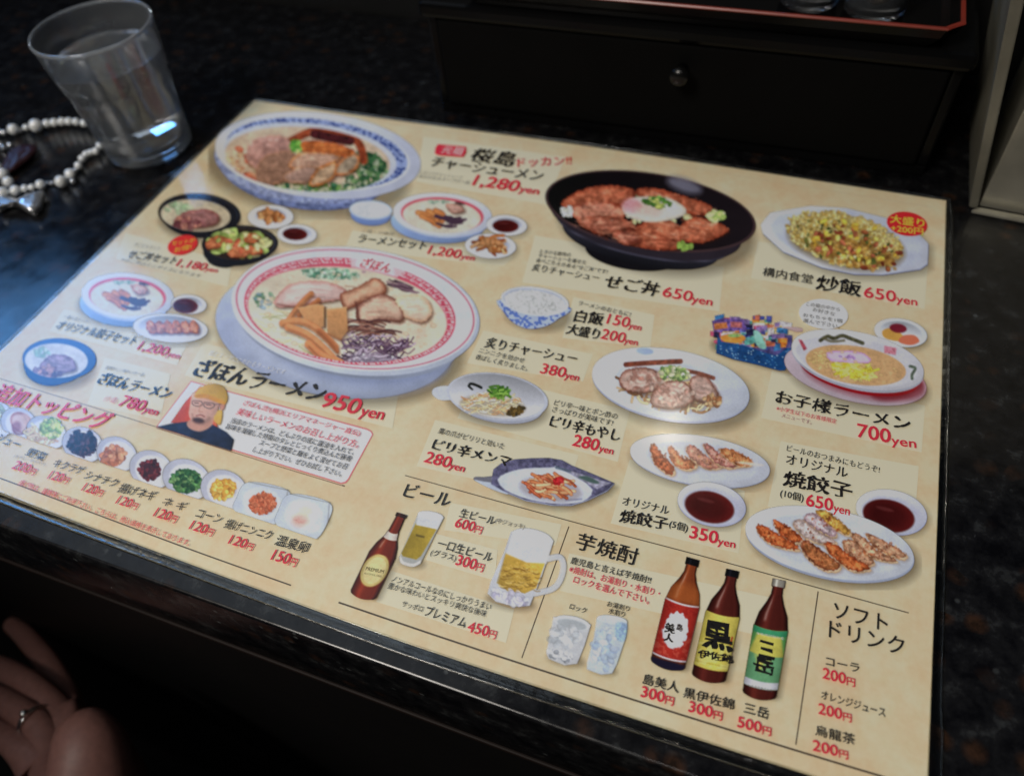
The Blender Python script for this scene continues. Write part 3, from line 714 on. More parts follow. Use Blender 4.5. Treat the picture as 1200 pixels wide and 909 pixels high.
p.line([(480, 240), (600, 190), (760, 210), (830, 260), (850, 340)], 40, (150, 76, 48), 1, 2, tex=(.3, 5))
p.line([(600, 205), (690, 225), (780, 240)], 46, (84, 40, 44), 1, 2, tex=(.4, 4))
slice_(p, [(270, 250), (330, 215), (440, 215), (480, 260), (460, 330), (400, 400), (300, 380), (250, 320)], (190, 146, 134), (206, 160, 140), 5)
slice_(p, [(330, 330), (430, 290), (500, 310), (470, 420), (360, 470), (300, 430)], (164, 128, 108), (190, 140, 112), 4)
slice_(p, [(560, 240), (700, 250), (800, 290), (760, 320), (620, 300), (500, 280)], (206, 120, 66), (170, 80, 44), 4, (.3, 5))
slice_(p, [(500, 320), (560, 295), (700, 305), (730, 330), (650, 370), (560, 385), (470, 370)], (192, 154, 132), (206, 130, 70), 4)
slice_(p, [(460, 400), (560, 365), (610, 385), (590, 440), (500, 455), (440, 430)], (168, 138, 124), (186, 140, 110), 4)
slice_(p, [(620, 380), (700, 345), (720, 390), (680, 440), (600, 470), (570, 450)], (190, 160, 130), (206, 120, 58), 6)
slice_(p, [(730, 340), (800, 300), (830, 340), (800, 390), (740, 415), (700, 400)], (168, 150, 128), (200, 112, 54), 6)
p.scat(505, 262, 28, 26, 0, 26, (6, 12), [(140, 190, 90), (170, 210, 110), (100, 160, 70)])
p.food(555, 335, 420, 165, 5, .20, .2)
p.clip = None
p.make('ramen_picture', 'large blue and white bowl of ramen with pork slices at the top left of the sheet')

F6 = (90, 210, 3.953)
p = Pic(F6, 360, 40, 800, 300, 12)
p.shadow(570, 200, 190, 90, 4, .4, 9)
p.ell(562, 190, 165, 82, 6, (46, 44, 50), 1, 1.4); p.ell(568, 162, 192, 96, 4, (42, 42, 48), 1, 1.3); p.ell(568, 158, 180, 84, 4, (70, 72, 80), .6, 2)
p.ell(566, 162, 176, 82, 4, (44, 44, 50), 1, 1.4)
p.ell(550, 168, 162, 74, 4, (200, 188, 162), 1, 1.6, tex=(.12, 6)); p.clipell(550, 168, 162, 74, 4)
p.scat(470, 135, 60, 28, 0, 30, (6, 12), [(150, 178, 140), (190, 200, 170)], .7)
slice_(p, [(450, 190), (510, 150), (600, 140), (660, 170), (640, 210), (560, 225), (480, 225)], (168, 122, 118), (140, 84, 80), 5)
p.scat(520, 205, 70, 26, 0, 26, (8, 14), [(106, 60, 66), (150, 100, 100), (196, 140, 120)], .8); p.food(550, 168, 160, 74, 4, .25, .2)
p.clip = None
p.make('ramen_picture', 'small black bowl of ramen in the upper left set')
p = Pic(F6, 560, 190, 960, 430, 13)
p.shadow(760, 330, 170, 85, 4, .35, 9); p.ell(672, 375, 70, 34, 8, (38, 38, 42)); p.ell(750, 325, 165, 76, -6, (44, 44, 48)); p.ell(755, 300, 177, 86, -2, (40, 40, 45)); p.ell(757, 298, 168, 78, -2, (66, 68, 76), .8, 2)
p.clipell(752, 300, 160, 76, -2); p.ell(752, 300, 160, 76, 0, (60, 50, 44))
p.scat(740, 300, 140, 60, 0, 60, (14, 24), [(168, 190, 110), (206, 210, 150), (150, 170, 90)], 1)
for q in [[(600, 290), (650, 265), (700, 275), (700, 300), (640, 320), (605, 320)], [(700, 340), (750, 310), (800, 330), (780, 360), (720, 362)], [(760, 265), (820, 250), (850, 275), (800, 300)], [(790, 330), (840, 310), (860, 340), (815, 350)]]:
    slice_(p, q, (198, 124, 84), (168, 84, 52), 4, (.25, 4))
p.scat(760, 290, 110, 45, 0, 24, (8, 13), [(222, 214, 150), (190, 206, 120), (200, 110, 80)]); p.food(752, 300, 155, 74, -2, .3, .25); p.clip = None
p.make('rice_bowl_picture', 'black bowl of pork and salad in the upper left set')
p = Pic(F6, 770, 100, 1030, 250, 14); dish(p, 898, 175, 106, 55, 0, k=.7); p.scat(900, 172, 56, 26, 12, 46, (7, 14), [(176, 124, 80), (150, 96, 56), (200, 156, 110)], kind=None); p.make('side_dish_picture', 'small white plate of brown pickles in the upper left set')
p = Pic(F6, 915, 190, 1130, 320, 15); dish(p, 1020, 256, 92, 46, 2); sauce(p, 1011, 255, 56, 27, 3); p.make('sauce_picture', 'sauce dish in the upper left set')

F3 = (400, 140, 4)
p = Pic(F3, 20, 360, 260, 520, 16); p.shadow(140, 450, 104, 52, 3, .3); p.ell(138, 450, 94, 48, 3, (130, 152, 200), grad=lambda u, v: -.1 * v); p.ell(138, 425, 102, 46, 3, (176, 190, 214)); p.ell(138, 424, 94, 39, 3, (208, 210, 212), tex=(.07, 3)); p.make('rice_picture', 'small blue edged bowl of white rice above the ramen set lettering')
def ramen(p, cx, cy, rx, ry, rot, sa=(150, 172, 214), so=(-.1, .42)):
    p.shadow(cx + so[0] * rx, cy + (so[1] + .12) * ry, rx, ry * .95, rot, .3, 9)
    p.ell(cx + so[0] * rx, cy + so[1] * ry, rx * .95, ry * .93, rot, sa, 1, 1.5, grad=lambda u, v: -.16 * v - .08 * u)
    p.ell(cx, cy + ry * .1, rx * .98, ry, rot, (178, 188, 214)); p.ell(cx, cy, rx, ry, rot, (212, 216, 228), grad='dish')
    p.ell(cx - .01 * rx, cy + .02 * ry, rx * .84, ry * .82, rot, (206, 96, 110), 1, 1.3); p.ell(cx - .02 * rx, cy + .10 * ry, rx * .79, ry * .78, rot, (212, 204, 186), 1, 1.5, tex=(.06, 5))
    p.clipell(cx - .02 * rx, cy + .08 * ry, rx * .79, ry * .78, rot)
    X = lambda u, v: (cx + u * rx * math.cos(math.radians(rot)) - v * ry * math.sin(math.radians(rot)), cy + u * rx * math.sin(math.radians(rot)) + v * ry * math.cos(math.radians(rot)))
    return X
for fr, cx, cy, rx, ry, bb, lb in [(F3, 475, 445, 232, 100, (190, 320, 730, 600), 'small bowl of ramen on a blue saucer above the ramen set lettering'), (F6, 236, 540, 214, 106, (-30, 410, 480, 710), 'small bowl of ramen on a blue saucer in the gyoza set at the left')]:
    p = Pic(fr, *bb, seed=17); X = ramen(p, cx, cy, rx, ry, 4)
    slice_(p, [X(.05, -.45), X(.3, -.55), X(.42, -.25), X(.2, -.1)], (204, 164, 148), (176, 120, 100), 3)
    for q in [((-.5, 0), (-.3, .1), (-.15, .45)), ((-.42, .15), (-.25, .3), (-.05, .55)), ((-.3, -.1), (-.15, .05), (-.1, .3)), ((-.15, -.15), (0, 0), (0, .3))]:
        p.line([X(*a) for a in q], 26, (190, 126, 78), 1, 1.3, hl=.15)
    for k in range(16):
        u, v = p.r.uniform(0, .38), p.r.uniform(-.05, .5); p.line([X(u - .15, v), X(u, v + .08), X(u + .15, v + .02)], 12, (86, 66, 82), .9, 1.1)
    p.scat(*X(-.1, -.6), 50, 12, 0, 16, (4, 8), [(120, 150, 130), (160, 180, 160)], .7)
    p.scat(*X(.35, -.62), 24, 8, 0, 10, (4, 8), [(90, 70, 70)], .9); p.food(*X(0, 0), rx * .7, ry * .7, 4, .25, .2); p.clip = None
    p.make('ramen_picture', lb)
p = Pic(F3, 680, 430, 890, 560, 18); dish(p, 775, 497, 96, 48, 4); sauce(p, 770, 500, 60, 29, 3); p.make('sauce_picture', 'sauce dish beside the small ramen set bowl')
p = Pic(F3, 560, 520, 850, 680, 19); dish(p, 700, 594, 120, 58, 3); p.scat(705, 590, 62, 26, 8, 30, (9, 16), [(186, 134, 90), (160, 104, 62), (206, 164, 122), (140, 80, 50)], kind='strand'); p.scat(705, 590, 55, 22, 8, 20, (8, 14), [(190, 140, 96), (160, 104, 62)]); p.make('side_dish_picture', 'small white plate of brown bamboo shoots beside the ramen set')
p = Pic(F6, 430, 520, 620, 650, 20); dish(p, 520, 580, 82, 45, 4); sauce(p, 503, 587, 57, 33, 4); p.make('sauce_picture', 'sauce dish in the gyoza set at the left')
p = Pic(F6, 240, 610, 640, 780, 21); dish(p, 434, 690, 174, 66, 4, k=.86)
for k in range(6): slice_(p, [(320 + k * 40, 670), (345 + k * 40, 655), (375 + k * 38, 690), (370 + k * 38, 712), (335 + k * 39, 710)], (198, 140, 110), (166, 96, 70), 4, (.25, 4))
p.food(434, 685, 140, 40, 4, .3, .25); p.make('gyoza_picture', 'small oval plate of gyoza in the set at the left')

F9 = (0, 360, 4.546)
p = Pic(F9, 90, 150, 540, 450, 22); p.shadow(310, 320, 195, 118, 2, .35, 10); p.ell(250, 345, 118, 72, 10, (50, 74, 124)); p.ell(290, 305, 165, 104, 0, (56, 82, 134)); p.ell(316, 275, 197, 110, 2, (62, 92, 146), grad=lambda u, v: -.12 * v)
p.ell(300, 284, 168, 92, 2, (200, 200, 204), 1, 1.6, tex=(.08, 6)); p.clipell(300, 284, 168, 92, 2)
slice_(p, [(210, 320), (260, 260), (330, 250), (390, 280), (400, 330), (330, 350), (260, 370)], (158, 138, 156), (130, 106, 128), 6, (.2, 5))
p.scat(220, 240, 50, 25, 0, 24, (6, 12), [(140, 172, 160), (190, 200, 190)], .7); p.scat(250, 345, 80, 30, 0, 30, (8, 15), [(96, 76, 104), (190, 150, 150), (120, 96, 120)], .7); p.clip = None
p.make('ramen_picture', 'blue bowl of ramen at the left edge of the sheet')

# 2 dark don bowl
F4 = (620, 180, 4.286)
p = Pic(F4, 40, 40, 1190, 640, 23); p.shadow(640, 370, 500, 230, 10, .42, 14)
p.ell(520, 500, 240, 84, 8, (34, 32, 38)); p.ell(560, 435, 400, 125, 12, (74, 74, 86), grad=lambda u, v: -.45 * v - .1); p.ell(575, 390, 450, 130, 12, (86, 84, 98), grad=lambda u, v: .15 * np.sin(v * 22) - .2 * v)
p.ell(585, 350, 490, 160, 12, (60, 54, 62)); p.ell(610, 290, 535, 192, 9, (84, 66, 68)); p.ell(610, 288, 522, 182, 9, (36, 30, 34), grad=lambda u, v: .3 * u)
p.ell(780, 160, 90, 34, 18, (150, 150, 168), .75, 9)
p.clipell(585, 318, 470, 160, 10)
p.scat(560, 320, 360, 120, 8, 120, (9, 20), [(196, 200, 150), (120, 64, 44), (86, 50, 40), (206, 206, 180)], .9)
A = [(196, 116, 86), (150, 74, 50)]
for q, c in [([(160, 250), (270, 180), (400, 160), (520, 180), (520, 240), (400, 280), (240, 300)], A), ([(540, 180), (640, 175), (780, 215), (910, 260), (900, 310), (800, 300), (680, 250), (560, 220)], A),
             ([(210, 270), (330, 240), (460, 270), (470, 330), (360, 350), (240, 330)], [(206, 140, 116), (176, 100, 76)]), ([(240, 340), (350, 310), (480, 330), (530, 370), (420, 400), (330, 400)], [(176, 110, 88), (140, 76, 56)]),
             ([(540, 370), (650, 320), (750, 360), (790, 430), (740, 480), (600, 480), (480, 440)], A), ([(760, 360), (850, 320), (960, 350), (1000, 390), (900, 440), (820, 450), (760, 420)], A), ([(420, 400), (520, 380), (560, 440), (480, 460)], [(180, 110, 90), (140, 76, 56)])]:
    slice_(p, q, c[0], c[1], 7, (.3, 7))
for k in range(120):
    x, y = p.r.uniform(190, 960), p.r.uniform(190, 465); L = p.r.uniform(10, 46); t_ = p.r.uniform(-.3, .6)
    if ((x - 585) / 400) ** 2 + ((y - 325) / 140) ** 2 > 1: continue
    p.line([(x - L, y - L * t_), (x, y + p.r.uniform(-5, 5)), (x + L, y + L * t_)], p.r.uniform(4, 11), [(232, 176, 146), (120, 54, 38), (214, 140, 108)][k % 3], .5, 3)
p.poly([(470, 260), (520, 222), (640, 215), (720, 230), (790, 280), (760, 320), (640, 345), (540, 335), (480, 305)], (222, 214, 206), 1, 2, edge=((196, 190, 170), 5), tex=(.06, 6))
p.ell(515, 262, 48, 36, 0, (226, 160, 166), .9, 6); p.ell(600, 280, 70, 40, 0, (226, 176, 160), .55, 12)
p.scat(640, 245, 70, 26, 8, 46, (5, 11), [(110, 150, 70), (80, 120, 60), (190, 200, 110)]); p.scat(945, 315, 55, 18, -10, 26, (8, 16), [(170, 196, 110), (206, 216, 150)]); p.scat(780, 465, 34, 16, 0, 16, (7, 13), [(150, 180, 90)]); p.scat(190, 290, 30, 26, 0, 16, (7, 12), [(220, 220, 205)])
p.food(585, 330, 440, 155, 10, .26, .34)
p.clip = None
p.make('rice_bowl_picture', 'large black bowl of rice topped with grilled pork and an egg')

# 3 fried rice
F5 = (870, 220, 4.615)
p = Pic(F5, 60, 70, 1060, 510, 24); pl = [(98, 200), (150, 135), (370, 98), (560, 110), (780, 165), (960, 255), (1005, 300), (1000, 410), (960, 438), (760, 468), (600, 465), (430, 430), (220, 345), (110, 245)]
p.poly([(x + 22, y + 24) for x, y in pl], (96, 82, 66), .4, 12, sm=False); p.poly([(x + 3, y + 7) for x, y in pl], (150, 156, 180), 1, 1.5, sm=False); p.poly(pl, (206, 210, 224), 1, 1.3, sm=False, grad=lambda X, Y: -.00022 * (X - 500))
p.poly([(150 + (x - 98) * .9, 22 + y * .9) for x, y in pl], (190, 196, 214), .8, 5, sm=False)
p.ell(560, 300, 325, 140, 12, (120, 100, 60), .6, 8)
p.scat(555, 280, 318, 138, 14, 2600, (4.5, 10), [(200, 178, 108), (212, 194, 126), (190, 162, 92), (206, 188, 130), (180, 150, 86), (214, 200, 146)], 1, (1, 2))
p.scat(600, 350, 250, 80, 14, 260, (6, 13), [(170, 132, 66), (150, 110, 60), (190, 150, 80)], .7)
p.scat(555, 280, 310, 132, 14, 40, (5, 10), [(92, 100, 56), (80, 88, 50), (120, 126, 70)]); p.scat(600, 320, 280, 110, 14, 46, (7, 13), [(160, 100, 66), (180, 110, 80), (140, 76, 54)]); p.scat(560, 280, 290, 120, 14, 34, (8, 14), [(226, 182, 76), (222, 196, 100)])
p.food(555, 285, 325, 142, 14, .22, .2)
p.food(600, 370, 260, 80, 14, .3, .1)
p.make('fried_rice_picture', 'white plate of yellow fried rice at the top right of the sheet')

# 4 the big central ramen
F7 = (240, 270, 3.53)
p = Pic(F7, 10, 30, 1190, 740, 25)
p.shadow(560, 450, 520, 265, 10, .38, 12)
p.ell(540, 420, 500, 268, 9, (160, 169, 194), 1, 1.5, grad=lambda u, v: -.10 * u - .14 * v)
p.ell(570, 470, 440, 200, 9, (178, 186, 206), .8, 20)
p.ell(640, 470, 380, 175, 8, (134, 144, 174), .75, 14)
p.ell(600, 400, 470, 205, 9, (170, 179, 201), 1, 1.5, grad=lambda u, v: -.2 * v)
p.ell(624, 334, 516, 262, 7, (198, 206, 222), 1, 1.4, grad='dish'); p.ell(622, 326, 504, 250, 7, (212, 218, 228), 1, 2)
p.ell(622, 326, 497, 243, 7, (196, 110, 130), 1, 1.1); p.ell(622, 326, 490, 238, 7, (210, 216, 227), 1, 1.1, grad=lambda u, v: .03 * v)
def fret(X, Y):
    t = math.radians(7); x = X - 600; y = Y - 335; u = (x * math.cos(t) + y * math.sin(t)) / 440; v = (-x * math.sin(t) + y * math.cos(t)) / 218
    r = np.hypot(u, v); th = np.arctan2(v, u); a = (th * 26 / np.pi) % 1; b = (r - .875) / .125
    on = (np.abs(a - .5) > .40) | (b < .14) | (b > .86) | ((np.abs(b - .5) < .12) & (a > .25)) | ((np.abs(a - .35) < .08) & (b > .3)) | ((np.abs(a - .7) < .07) & (b < .7))
    on &= ~((th > -1.62) & (th < -1.08))
    return np.where(on[..., None], np.array((202, 88, 108)) / 255., np.array((222, 186, 190)) / 255.)
def fring(u, v): return 0 * u
p.ell(600, 335, 440, 218, 7, fret, .95, 1.3)
p.poly([(632, 118), (700, 122), (775, 150), (770, 195), (640, 165)], (214, 214, 224), 1, 3)
p.ell(590, 345, 418, 196, 7, (206, 120, 134), .6, 1.3)
p.ell(590, 347, 413, 192, 7, (220, 208, 186), 1, 1.6, tex=(.05, 8), grad=lambda u, v: .03 * (u + v))
p.clipell(588, 350, 408, 190, 7)
p.ell(300, 400, 150, 120, 20, (214, 214, 196), .6, 20); p.ell(820, 420, 140, 120, 0, (224, 196, 176), .6, 25); p.ell(700, 540, 120, 40, 0, (206, 204, 220), .8, 10)
for k in range(70):
    x, y = p.r.uniform(190, 480), p.r.uniform(300, 520); L = p.r.uniform(30, 80); a_ = p.r.uniform(-.6, .9)
    p.line([(x, y), (x + L * .5, y + L * a_ * .5 + p.r.uniform(-8, 8)), (x + L, y + L * a_)], 5, [(196, 190, 130), (214, 206, 170), (160, 166, 110), (228, 222, 200)][k % 4], .6, 1.1)
p.scat(520, 178, 130, 22, 4, 110, (4, 9), [(104, 150, 124), (150, 184, 160), (84, 128, 108), (180, 200, 180)], .8); p.scat(248, 290, 46, 34, 0, 20, (5, 9), [(100, 140, 110), (130, 160, 180)], .7)
p.oil(588, 350, 380, 175, 7, 130, (232, 222, 200))
p.oil(588, 350, 380, 175, 7, 60, (236, 224, 196))
PK = (214, 180, 170)
slice_(p, [(285, 300), (310, 255), (360, 222), (450, 208), (540, 222), (600, 262), (560, 285), (470, 300), (380, 312), (310, 318)], (218, 188, 180), (196, 140, 130), 6, (.07, 9))
for q in [[(330, 290), (400, 262), (500, 255)], [(360, 240), (440, 232), (520, 246)], [(340, 270), (380, 255), (420, 250)]]: p.line(q, 9, (232, 208, 198), .7, 3)
p.line([(300, 305), (390, 318), (480, 300)], 7, (132, 84, 76), .7, 2.5)
slice_(p, [(560, 262), (620, 240), (680, 205), (712, 196), (752, 232), (735, 268), (665, 288), (610, 318), (575, 322)], (212, 168, 140), (138, 80, 62), 8, (.10, 8))
p.line([(600, 285), (660, 250), (715, 225)], 16, (226, 190, 160), .7, 4)
slice_(p, [(630, 320), (672, 282), (735, 262), (790, 285), (826, 330), (812, 378), (740, 372), (670, 385), (628, 372)], (214, 178, 156), (120, 76, 66), 8, (.10, 8))
p.line([(660, 330), (720, 300), (790, 330)], 20, (228, 198, 176), .6, 5); p.line([(625, 300), (632, 345), (640, 380)], 10, (92, 54, 48), .75, 3)
slice_(p, [(790, 290), (830, 268), (890, 268), (930, 300), (936, 350), (895, 380), (835, 362), (815, 330)], (226, 204, 182), (222, 178, 146), 8, (.06, 9))
p.line([(820, 290), (870, 285), (915, 320)], 14, (236, 216, 196), .6, 5)
p.ell(790, 215, 60, 20, 24, (226, 206, 186), .7, 6)
for k in range(34):
    x, y = p.r.uniform(775, 870), p.r.uniform(205, 250); L = p.r.uniform(12, 30); p.line([(x - L, y - L * .2), (x, y + 4), (x + L, y + L * .35)], 6, [(96, 72, 86), (70, 54, 66), (140, 112, 124)][k % 3], .85, 1.1)
p.scat(700, 168, 70, 14, 6, 16, (5, 9), [(196, 150, 168), (160, 130, 156)], .7)
for k in range(110):
    x, y = p.r.uniform(585, 840), p.r.uniform(430, 552); L = p.r.uniform(30, 90); b = p.r.uniform(-16, 16)
    if (x - 600) * .3 + 430 > y + 45: continue
    p.line([(x - L * .5, y - b), (x - L * .1, y + b * .8), (x + L * .2, y - b * .3), (x + L * .5, y + b - 8)], p.r.uniform(4, 9), [(86, 66, 86), (64, 48, 64), (126, 106, 124), (176, 160, 176), (104, 80, 98)][k % 5], .9, 1.1, hl=.22)
p.ell(690, 535, 90, 24, 4, (206, 202, 212), .45, 9)
for k in range(26):
    x, y = p.r.uniform(600, 760), p.r.uniform(372, 430); L = p.r.uniform(24, 55); p.line([(x - L, y + 4), (x, y - 7), (x + L, y + 3)], 7, [(84, 56, 58), (112, 78, 70), (150, 110, 96)][k % 3], .88, 1.1, hl=.2)
def strip(q, w, c=(204, 140, 94)):
    p.line([(x + 4, y + 8) for x, y in q], w * 1.05, (92, 54, 38), .55, 4); p.line(q, w, c, 1, 1.3); P_ = path(np.array(q, float), 12)
    p.line([(x - 1, y - w * .22) for x, y in P_], w * .30, tuple(min(255, int(v * 1.16)) for v in c), .7, 3); p.line([(x + 1, y + w * .34) for x, y in P_], w * .22, tuple(int(v * .72) for v in c), .7, 2.5)
strip([(440, 262), (400, 300), (350, 365)], 24, (188, 128, 86)); strip([(470, 288), (430, 318), (390, 350)], 20, (176, 114, 74))
for q in [[(385, 322), (470, 306), (494, 312), (492, 395), (470, 412), (425, 388)], [(504, 326), (586, 318), (592, 415), (562, 452), (508, 428)]]:
    p.poly([(x + 5, y + 9) for x, y in q], (80, 46, 34), .6, 5, sm=False); p.poly(q, (208, 156, 108), 1, 1.5, sm=False, tex=(.05, 8), grad=lambda X, Y: -.0016 * (Y - 360)); p.line([q[0], q[1]], 6, (226, 180, 134), .8, 2); p.line([q[-2], q[-1]], 8, (164, 106, 68), .7, 3)
p.line([(498, 318), (498, 400)], 8, (96, 70, 44), .8, 2)
strip([(322, 384), (380, 374), (440, 392), (500, 440), (540, 482)], 30); strip([(345, 400), (420, 430), (480, 478), (545, 545)], 32, (210, 142, 96)); strip([(430, 470), (480, 515), (560, 548)], 34, (214, 138, 92)); strip([(470, 412), (520, 460), (548, 500)], 16, (178, 112, 70))
p.food(590, 350, 400, 185, 7, .10, .10)
p.clip = None
p.make('ramen_picture', 'largest printed bowl, noodle soup with bamboo shoots in a red rimmed bowl on a saucer')
T('bowl_lettering', 'ざぼん', (420, 312), (455, 320), 11, (206, 60, 90), 'b', z=.0007)

# toppings
F10 = (0, 440, 4.13); F11 = (150, 500, 4.8)
def top(fr, cx, cy, rx, ry, fn, lb, sq=False, seed=30):
    p = Pic(fr, cx - rx * 1.25, cy - ry * 1.2, cx + rx * 1.25, cy + ry * 1.05, seed)
    k = .3; p.clip = np.clip((cy + ry * .80 + (p.X - cx) * .34 - p.Y) / p.s / 1.5 + .5, 0, 1)      # the printed name strip cuts the dish off
    if sq:
        q = [(cx - rx * .5, cy - ry), (cx + rx * .95, cy - ry * .62), (cx + rx * .9, cy + ry * .2), (cx + rx * .3, cy + ry * 1.05), (cx - rx, cy + ry * .4), (cx - rx * .95, cy - ry * .3)]
        p.poly([(x + 8, y + 8) for x, y in q], (110, 96, 80), .35, 7, sm=False); p.poly(q, (192, 200, 212), 1, 1.5)
        p.ell(cx, cy, rx * .75, ry * .75, 20, (204, 210, 218), 1, 3); p.line([q[0], q[1]], 4, (120, 120, 110), .7); p.line([q[1], q[2]], 5, (120, 116, 110), .6, 2)
    else:
        p.shadow(cx + 4, cy + 8, rx * 1.03, ry * 1.03, 25, .3, 6)
        p.ell(cx, cy, rx, ry, 25, (188, 190, 204), 1, 1.4, grad=lambda u, v: .08 * u); p.ell(cx + rx * .08, cy + ry * .06, rx * .80, ry * .80, 25, (212, 214, 224), 1, 2.5)
    fn(p); p.food(cx, cy, rx * .62, ry * .6, 0, .32, .22); p.make('topping_picture', lb)
def heap(cx, cy, rx, ry, n, size, cols, rot=20, kind=None):
    return lambda p: (p.ell(cx + 4, cy + 5, rx, ry, rot, (120, 110, 110), .4, 4), p.scat(cx, cy, rx, ry, rot, n, size, cols, 1, (1, 1.7), kind=kind))
top(F10, -45, 205, 120, 95, heap(-20, 185, 40, 45, 60, (8, 14), [(140, 150, 130), (160, 166, 150)]), 'topping dish cut off by the left edge of the photo')
def cha(p):
    p.ell(105, 228, 62, 46, 40, (168, 118, 108), 1, 1.5, grad=None); p.ell(102, 230, 50, 36, 40, (206, 180, 172), 1, 3); p.line([(60, 240), (75, 280), (115, 278), (135, 240), (120, 200)], 9, (120, 78, 76), .8, 2); p.ell(80, 250, 22, 30, 10, (140, 84, 84), .7, 4); p.ell(130, 215, 20, 34, -30, (214, 180, 164), .8, 4)
top(F10, 92, 232, 92, 74, cha, 'topping dish of rolled pork slices')
top(F10, 225, 275, 100, 76, lambda p: (p.scat(190, 300, 60, 40, 20, 120, (7, 13), [(200, 180, 140), (190, 160, 130), (214, 200, 160)], kind='strand'), p.scat(245, 258, 52, 40, 20, 130, (7, 13), [(170, 190, 100), (140, 170, 80), (200, 206, 130)])), 'topping dish of shredded vegetables')
top(F10, 400, 335, 102, 84, heap(397, 330, 72, 58, 200, (6, 13), [(56, 40, 48), (40, 28, 34), (84, 62, 68)], 0), 'topping dish of black wood ear mushroom', seed=31)
top(F10, 565, 380, 100, 82, heap(545, 388, 56, 46, 110, (8, 15), [(196, 132, 96), (176, 112, 76), (212, 156, 120)], -20), 'topping dish of light brown bamboo shoots', seed=32)
top(F11, 130, 240, 125, 105, heap(122, 240, 58, 56, 190, (6, 13), [(96, 36, 42), (120, 50, 52), (70, 24, 30)], 0), 'topping dish of dark red fried leek', seed=33)
top(F11, 330, 295, 140, 110, heap(328, 304, 84, 66, 420, (6, 12), [(56, 104, 66), (40, 84, 54), (90, 136, 80), (120, 156, 100)], 0), 'topping dish of chopped green onion', seed=34)
top(F11, 540, 355, 135, 110, heap(535, 352, 70, 54, 180, (8, 14), [(226, 176, 84), (236, 196, 110), (214, 156, 66)], -10), 'topping dish of yellow corn', seed=35)
top(F11, 755, 430, 150, 120, heap(757, 430, 76, 60, 500, (4, 8), [(196, 112, 80), (180, 96, 66), (208, 130, 96)], -10), 'topping dish of orange brown fried garlic', True, seed=36)
top(F11, 990, 505, 150, 128, lambda p: (p.ell(985, 500, 70, 66, 0, (222, 222, 212), 1, 6), p.ell(1000, 470, 40, 30, 0, (206, 216, 180), .6, 8), p.ell(965, 525, 40, 30, 0, (222, 160, 150), .8, 9)), 'topping dish of soft boiled egg', True, seed=37)

# right hand dishes
F = (490, 320, 3.786)
p = Pic(F, 340, 40, 700, 270, 40); p.shadow(530, 185, 150, 75, 6, .35, 9); p.poly([(366, 115), (385, 180), (430, 225), (490, 247), (560, 238), (620, 205), (668, 150)], lambda X, Y: band(X, Y, (104, 128, 190), (176, 188, 216), 3.786, 2.4), 1, 1.4)
p.ell(518, 125, 152, 64, 7, (206, 210, 222)); p.ell(516, 124, 140, 54, 7, (176, 182, 196)); p.ell(518, 130, 134, 52, 7, (214, 214, 214), 1, 2)
p.clipell(518, 128, 138, 54, 7); p.scat(518, 130, 134, 50, 7, 420, (4, 7), [(222, 222, 220), (206, 208, 206), (196, 198, 196), (228, 228, 226)], .8, (1, 2.2)); p.clip = None; p.make('rice_picture', 'blue patterned bowl of white rice beside its 150 yen price')
p = Pic(F, 40, 410, 620, 700, 41); p.shadow(350, 580, 230, 105, 10, .35, 9); p.poly([(62, 535), (75, 508), (135, 500), (160, 530), (150, 560), (95, 562)], (196, 200, 210), 1, 1.4); p.ell(350, 575, 205, 88, 10, (168, 172, 186)); p.ell(352, 548, 226, 104, 8, (190, 194, 206)); p.ell(350, 545, 214, 96, 8, (204, 206, 214), grad='deep')
p.ell(330, 590, 150, 46, 6, (140, 120, 80), .5, 5)
for k in range(120):
    q = p.r.uniform(0, 6.28); r = p.r.uniform(0, 1) ** .5; x, y = 325 + 130 * r * math.cos(q), 578 + 46 * r * math.sin(q) - 22 * (1 - r); L = p.r.uniform(18, 44); b = p.r.uniform(-.7, .7)
    p.line([(x - L / 2, y - L * b / 2), (x, y + p.r.uniform(-5, 5)), (x + L / 2, y + L * b / 2)], 6.5, [(222, 206, 170), (206, 184, 140), (232, 222, 196), (206, 160, 120)][k % 4], .95, 1, hl=.15)
p.scat(430, 615, 40, 16, -20, 40, (5, 9), [(90, 80, 60), (120, 100, 60)]); p.scat(362, 528, 34, 18, 10, 50, (6, 11), [(96, 140, 60), (130, 166, 80), (70, 110, 50)], kind='strand'); p.line([(225, 500), (235, 490), (265, 500), (280, 508)], 12, (46, 48, 44)); p.line([(228, 505), (240, 515)], 9, (50, 50, 46)); p.food(325, 580, 150, 56, 6, .3, .25); p.make('side_dish_picture', 'white handled dish of spicy bean sprouts')
F = (490, 480, 4.444)
lf = [(385, 350), (392, 310), (430, 280), (500, 258), (590, 252), (680, 250), (750, 262), (800, 290), (900, 330), (1022, 382), (985, 420), (880, 470), (800, 495), (700, 495), (560, 470), (440, 420), (380, 385)]
p = Pic(F, 270, 230, 1070, 545, 42); p.poly([(x + 12, y + 22) for x, y in lf], (96, 82, 66), .45, 10, sm=False); p.poly([(296, 350), (340, 350), (395, 348), (400, 385), (340, 378), (292, 366)], (120, 120, 130), 1, 1.3); p.poly([(292, 366), (345, 374), (400, 386), (470, 440), (380, 412)], (188, 196, 212), 1, 1.3)
p.poly([(x, y + 5) for x, y in lf], (168, 176, 196), 1, 1.2, sm=False); p.poly(lf, (104, 102, 128), 1, 1.3, sm=False, tex=(.35, 4))
